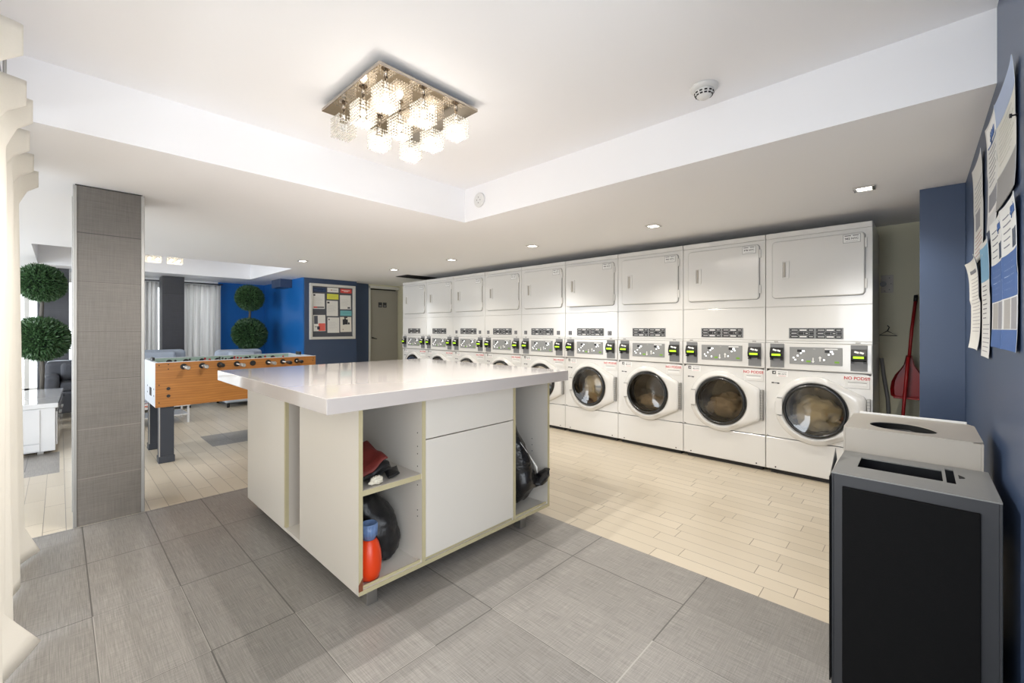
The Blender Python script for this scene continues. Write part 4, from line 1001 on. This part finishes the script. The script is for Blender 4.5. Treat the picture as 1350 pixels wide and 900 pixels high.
b = MB(); b.box(bx0-.01, bx1, by1+.001, by1+.005, .02, bh-.01, 'bin_black'); b.prism([(-.19, by1+.004, bh-.012), (.03, by1+.014, bh+.035), (.05, by1+.012, bh-.012)], (0, .0015, 0), 'bin_grey'); b.build('side_door', t)
t = thing('waste_bin', 'taller beige bin with an oval slot standing behind the grey bin', 'waste bin', (2.35, .03, 0))
bx0, bx1, by0, by1, bh = -.20, .19, -.188, .19, .808
b = MB()
b.box(bx0, bx1, by0, by0+.006, 0, bh, 'bin_beige', .001); b.box(bx0, bx1, by1-.006, by1, 0, bh, 'bin_beige', .001); b.box(bx0, bx0+.006, by0+.006, by1-.006, 0, bh, 'bin_beige', .001); b.box(bx1-.006, bx1, by0+.006, by1-.006, 0, bh, 'bin_beige', .001); b.box(bx0+.006, bx1-.006, by0+.006, by1-.006, .02, .03, 'bin_beige'); b.build('shell', t)
# top with an oval opening
b = MB(); N = 48; ce = (-.06, .02); angs = [2*PI*k/N for k in range(N)]
rect = [(bx0, by0), (bx1, by0), (bx1, by1), (bx0, by1)]
oc = [ (ce[0]+hull_ray(ce[0], ce[1], rect, a)*math.cos(a), ce[1]+hull_ray(ce[0], ce[1], rect, a)*math.sin(a)) for a in angs]
ic = [(ce[0]+.088*math.cos(a)-.035*max(0, -math.sin(a))**2, ce[1]+.098*math.sin(a)) for a in angs]
b.loops([[(x, y, bh) for x, y in oc], [(x, y, bh+.004) for x, y in oc], [(x, y, bh+.004) for x, y in ic], [(x, y, bh+.001) for x, y in ic]], 'bin_beige', smooth=False); b.build('top_plate', t)
b = MB(); b.loops([[(x, y, bh+.001) for x, y in ic], [(x, y, bh-.19) for x, y in ic]], 'hole', cap1=True); b.path([(-.03, .07, bh-.02), (-.06, 0, bh-.012), (-.09, -.05, bh-.02)], .006, 'bin_side'); b.build('shade_liner', t)  # dark walls under the oval paint the shade inside the beige bin
b = MB(); b.box(.19, .197, -.17, .17, bh-.12, bh+.012, 'white', .002); b.build('back_lip', t)

# ------------------------------------------------------------------ alcove
t = thing('dustpan', 'red long-handled lobby dustpan leaning in the cream alcove', 'dustpan', (4.6, .06, 0))
def P(u, v): return Vector((.0+u, v, 0))
b = MB()
pan = [(0, .088, .655), (0, .108, .67), (0, .112, .72), (0, .104, .78), (0, .082, .835), (0, .052, .88), (0, .03, .92), (0, .018, .99), (0, -.018, .99), (0, -.03, .92), (0, -.052, .88), (0, -.082, .835), (0, -.104, .78), (0, -.112, .72), (0, -.108, .67), (0, -.088, .655)]
b.loops([[(-.01-.02*(1 if k in (0, 1, 14, 15) else 0), y, z) for k, (x, y, z) in enumerate(pan)], [(.05, y*.8, z) for (x, y, z) in pan]], 'red_plastic', cap1=True, smooth=False)
b.box(-.035, .05, -.092, .092, .648, .660, 'red_plastic', .003); b.build('pan', t)
b = MB(); b.path([(.0, .0, .97), (.07, -.015, 1.2), (.15, -.035, 1.42)], .011, 'red_plastic'); b.path([(.15, -.035, 1.42), (.16, -.038, 1.47)], .013, 'black'); b.build('handle', t)
t = thing('broom', 'red broom handle standing in front of the dustpan in the alcove', 'broom', (4.5, .12, 0))
b = MB(); b.path([(0, .0, .06), (.04, -.03, .6), (.06, -.055, .98)], .011, 'red_plastic'); b.build('stick', t)
b = MB(); b.box(-.05, .05, -.08, .08, .04, .075, 'red_plastic', .008); b.box(-.04, .04, -.075, .075, 0, .042, 'black', .003); b.build('brush_head', t)
t = thing('wall_outlet', 'cream socket plate high on the alcove back wall', 'socket', (4.84, .205, 1.58))
b = MB(); b.box(-.008, 0, -.045, .035, -.075, .075, 'bin_beige', .002); b.build('plate', t)
b = MB(); b.tube((-.03, .02, .0), (-.007, .02, 0), .022, 'black', n=18)
for yy, zz in ((-.02, .05), (-.02, -.05), (-.03, 0), (.01, -.06)): b.tube((-.0085, yy, zz), (-.007, yy, zz), .004, 'ink', n=8)
b.build('socket', t)
b = MB(); b.path([(0, 0, .055), (0, -.012, .04), (0, -.005, .02), (0, .0, .01), (0, .05, -.025), (0, -.06, -.028), (0, 0, .01)], .004, 'black', 8)
o = b.build('wire_hanger', None, (4.62, .19, 1.172)); o.rotation_euler = (0, 0, .1); tag(o, 'black wire hanger hooked beside the nearest dryer', 'hanger')
b = MB(); b.path([(4.815, .235, .95), (4.81, .22, .8), (4.80, .195, .62), (4.805, .19, .5), (4.81, .20, .3), (4.815, .21, .02)], .014, 'plate_grey')
tag(b.build('drain_hose'), 'grey hose hanging down behind the nearest washer', 'hose')
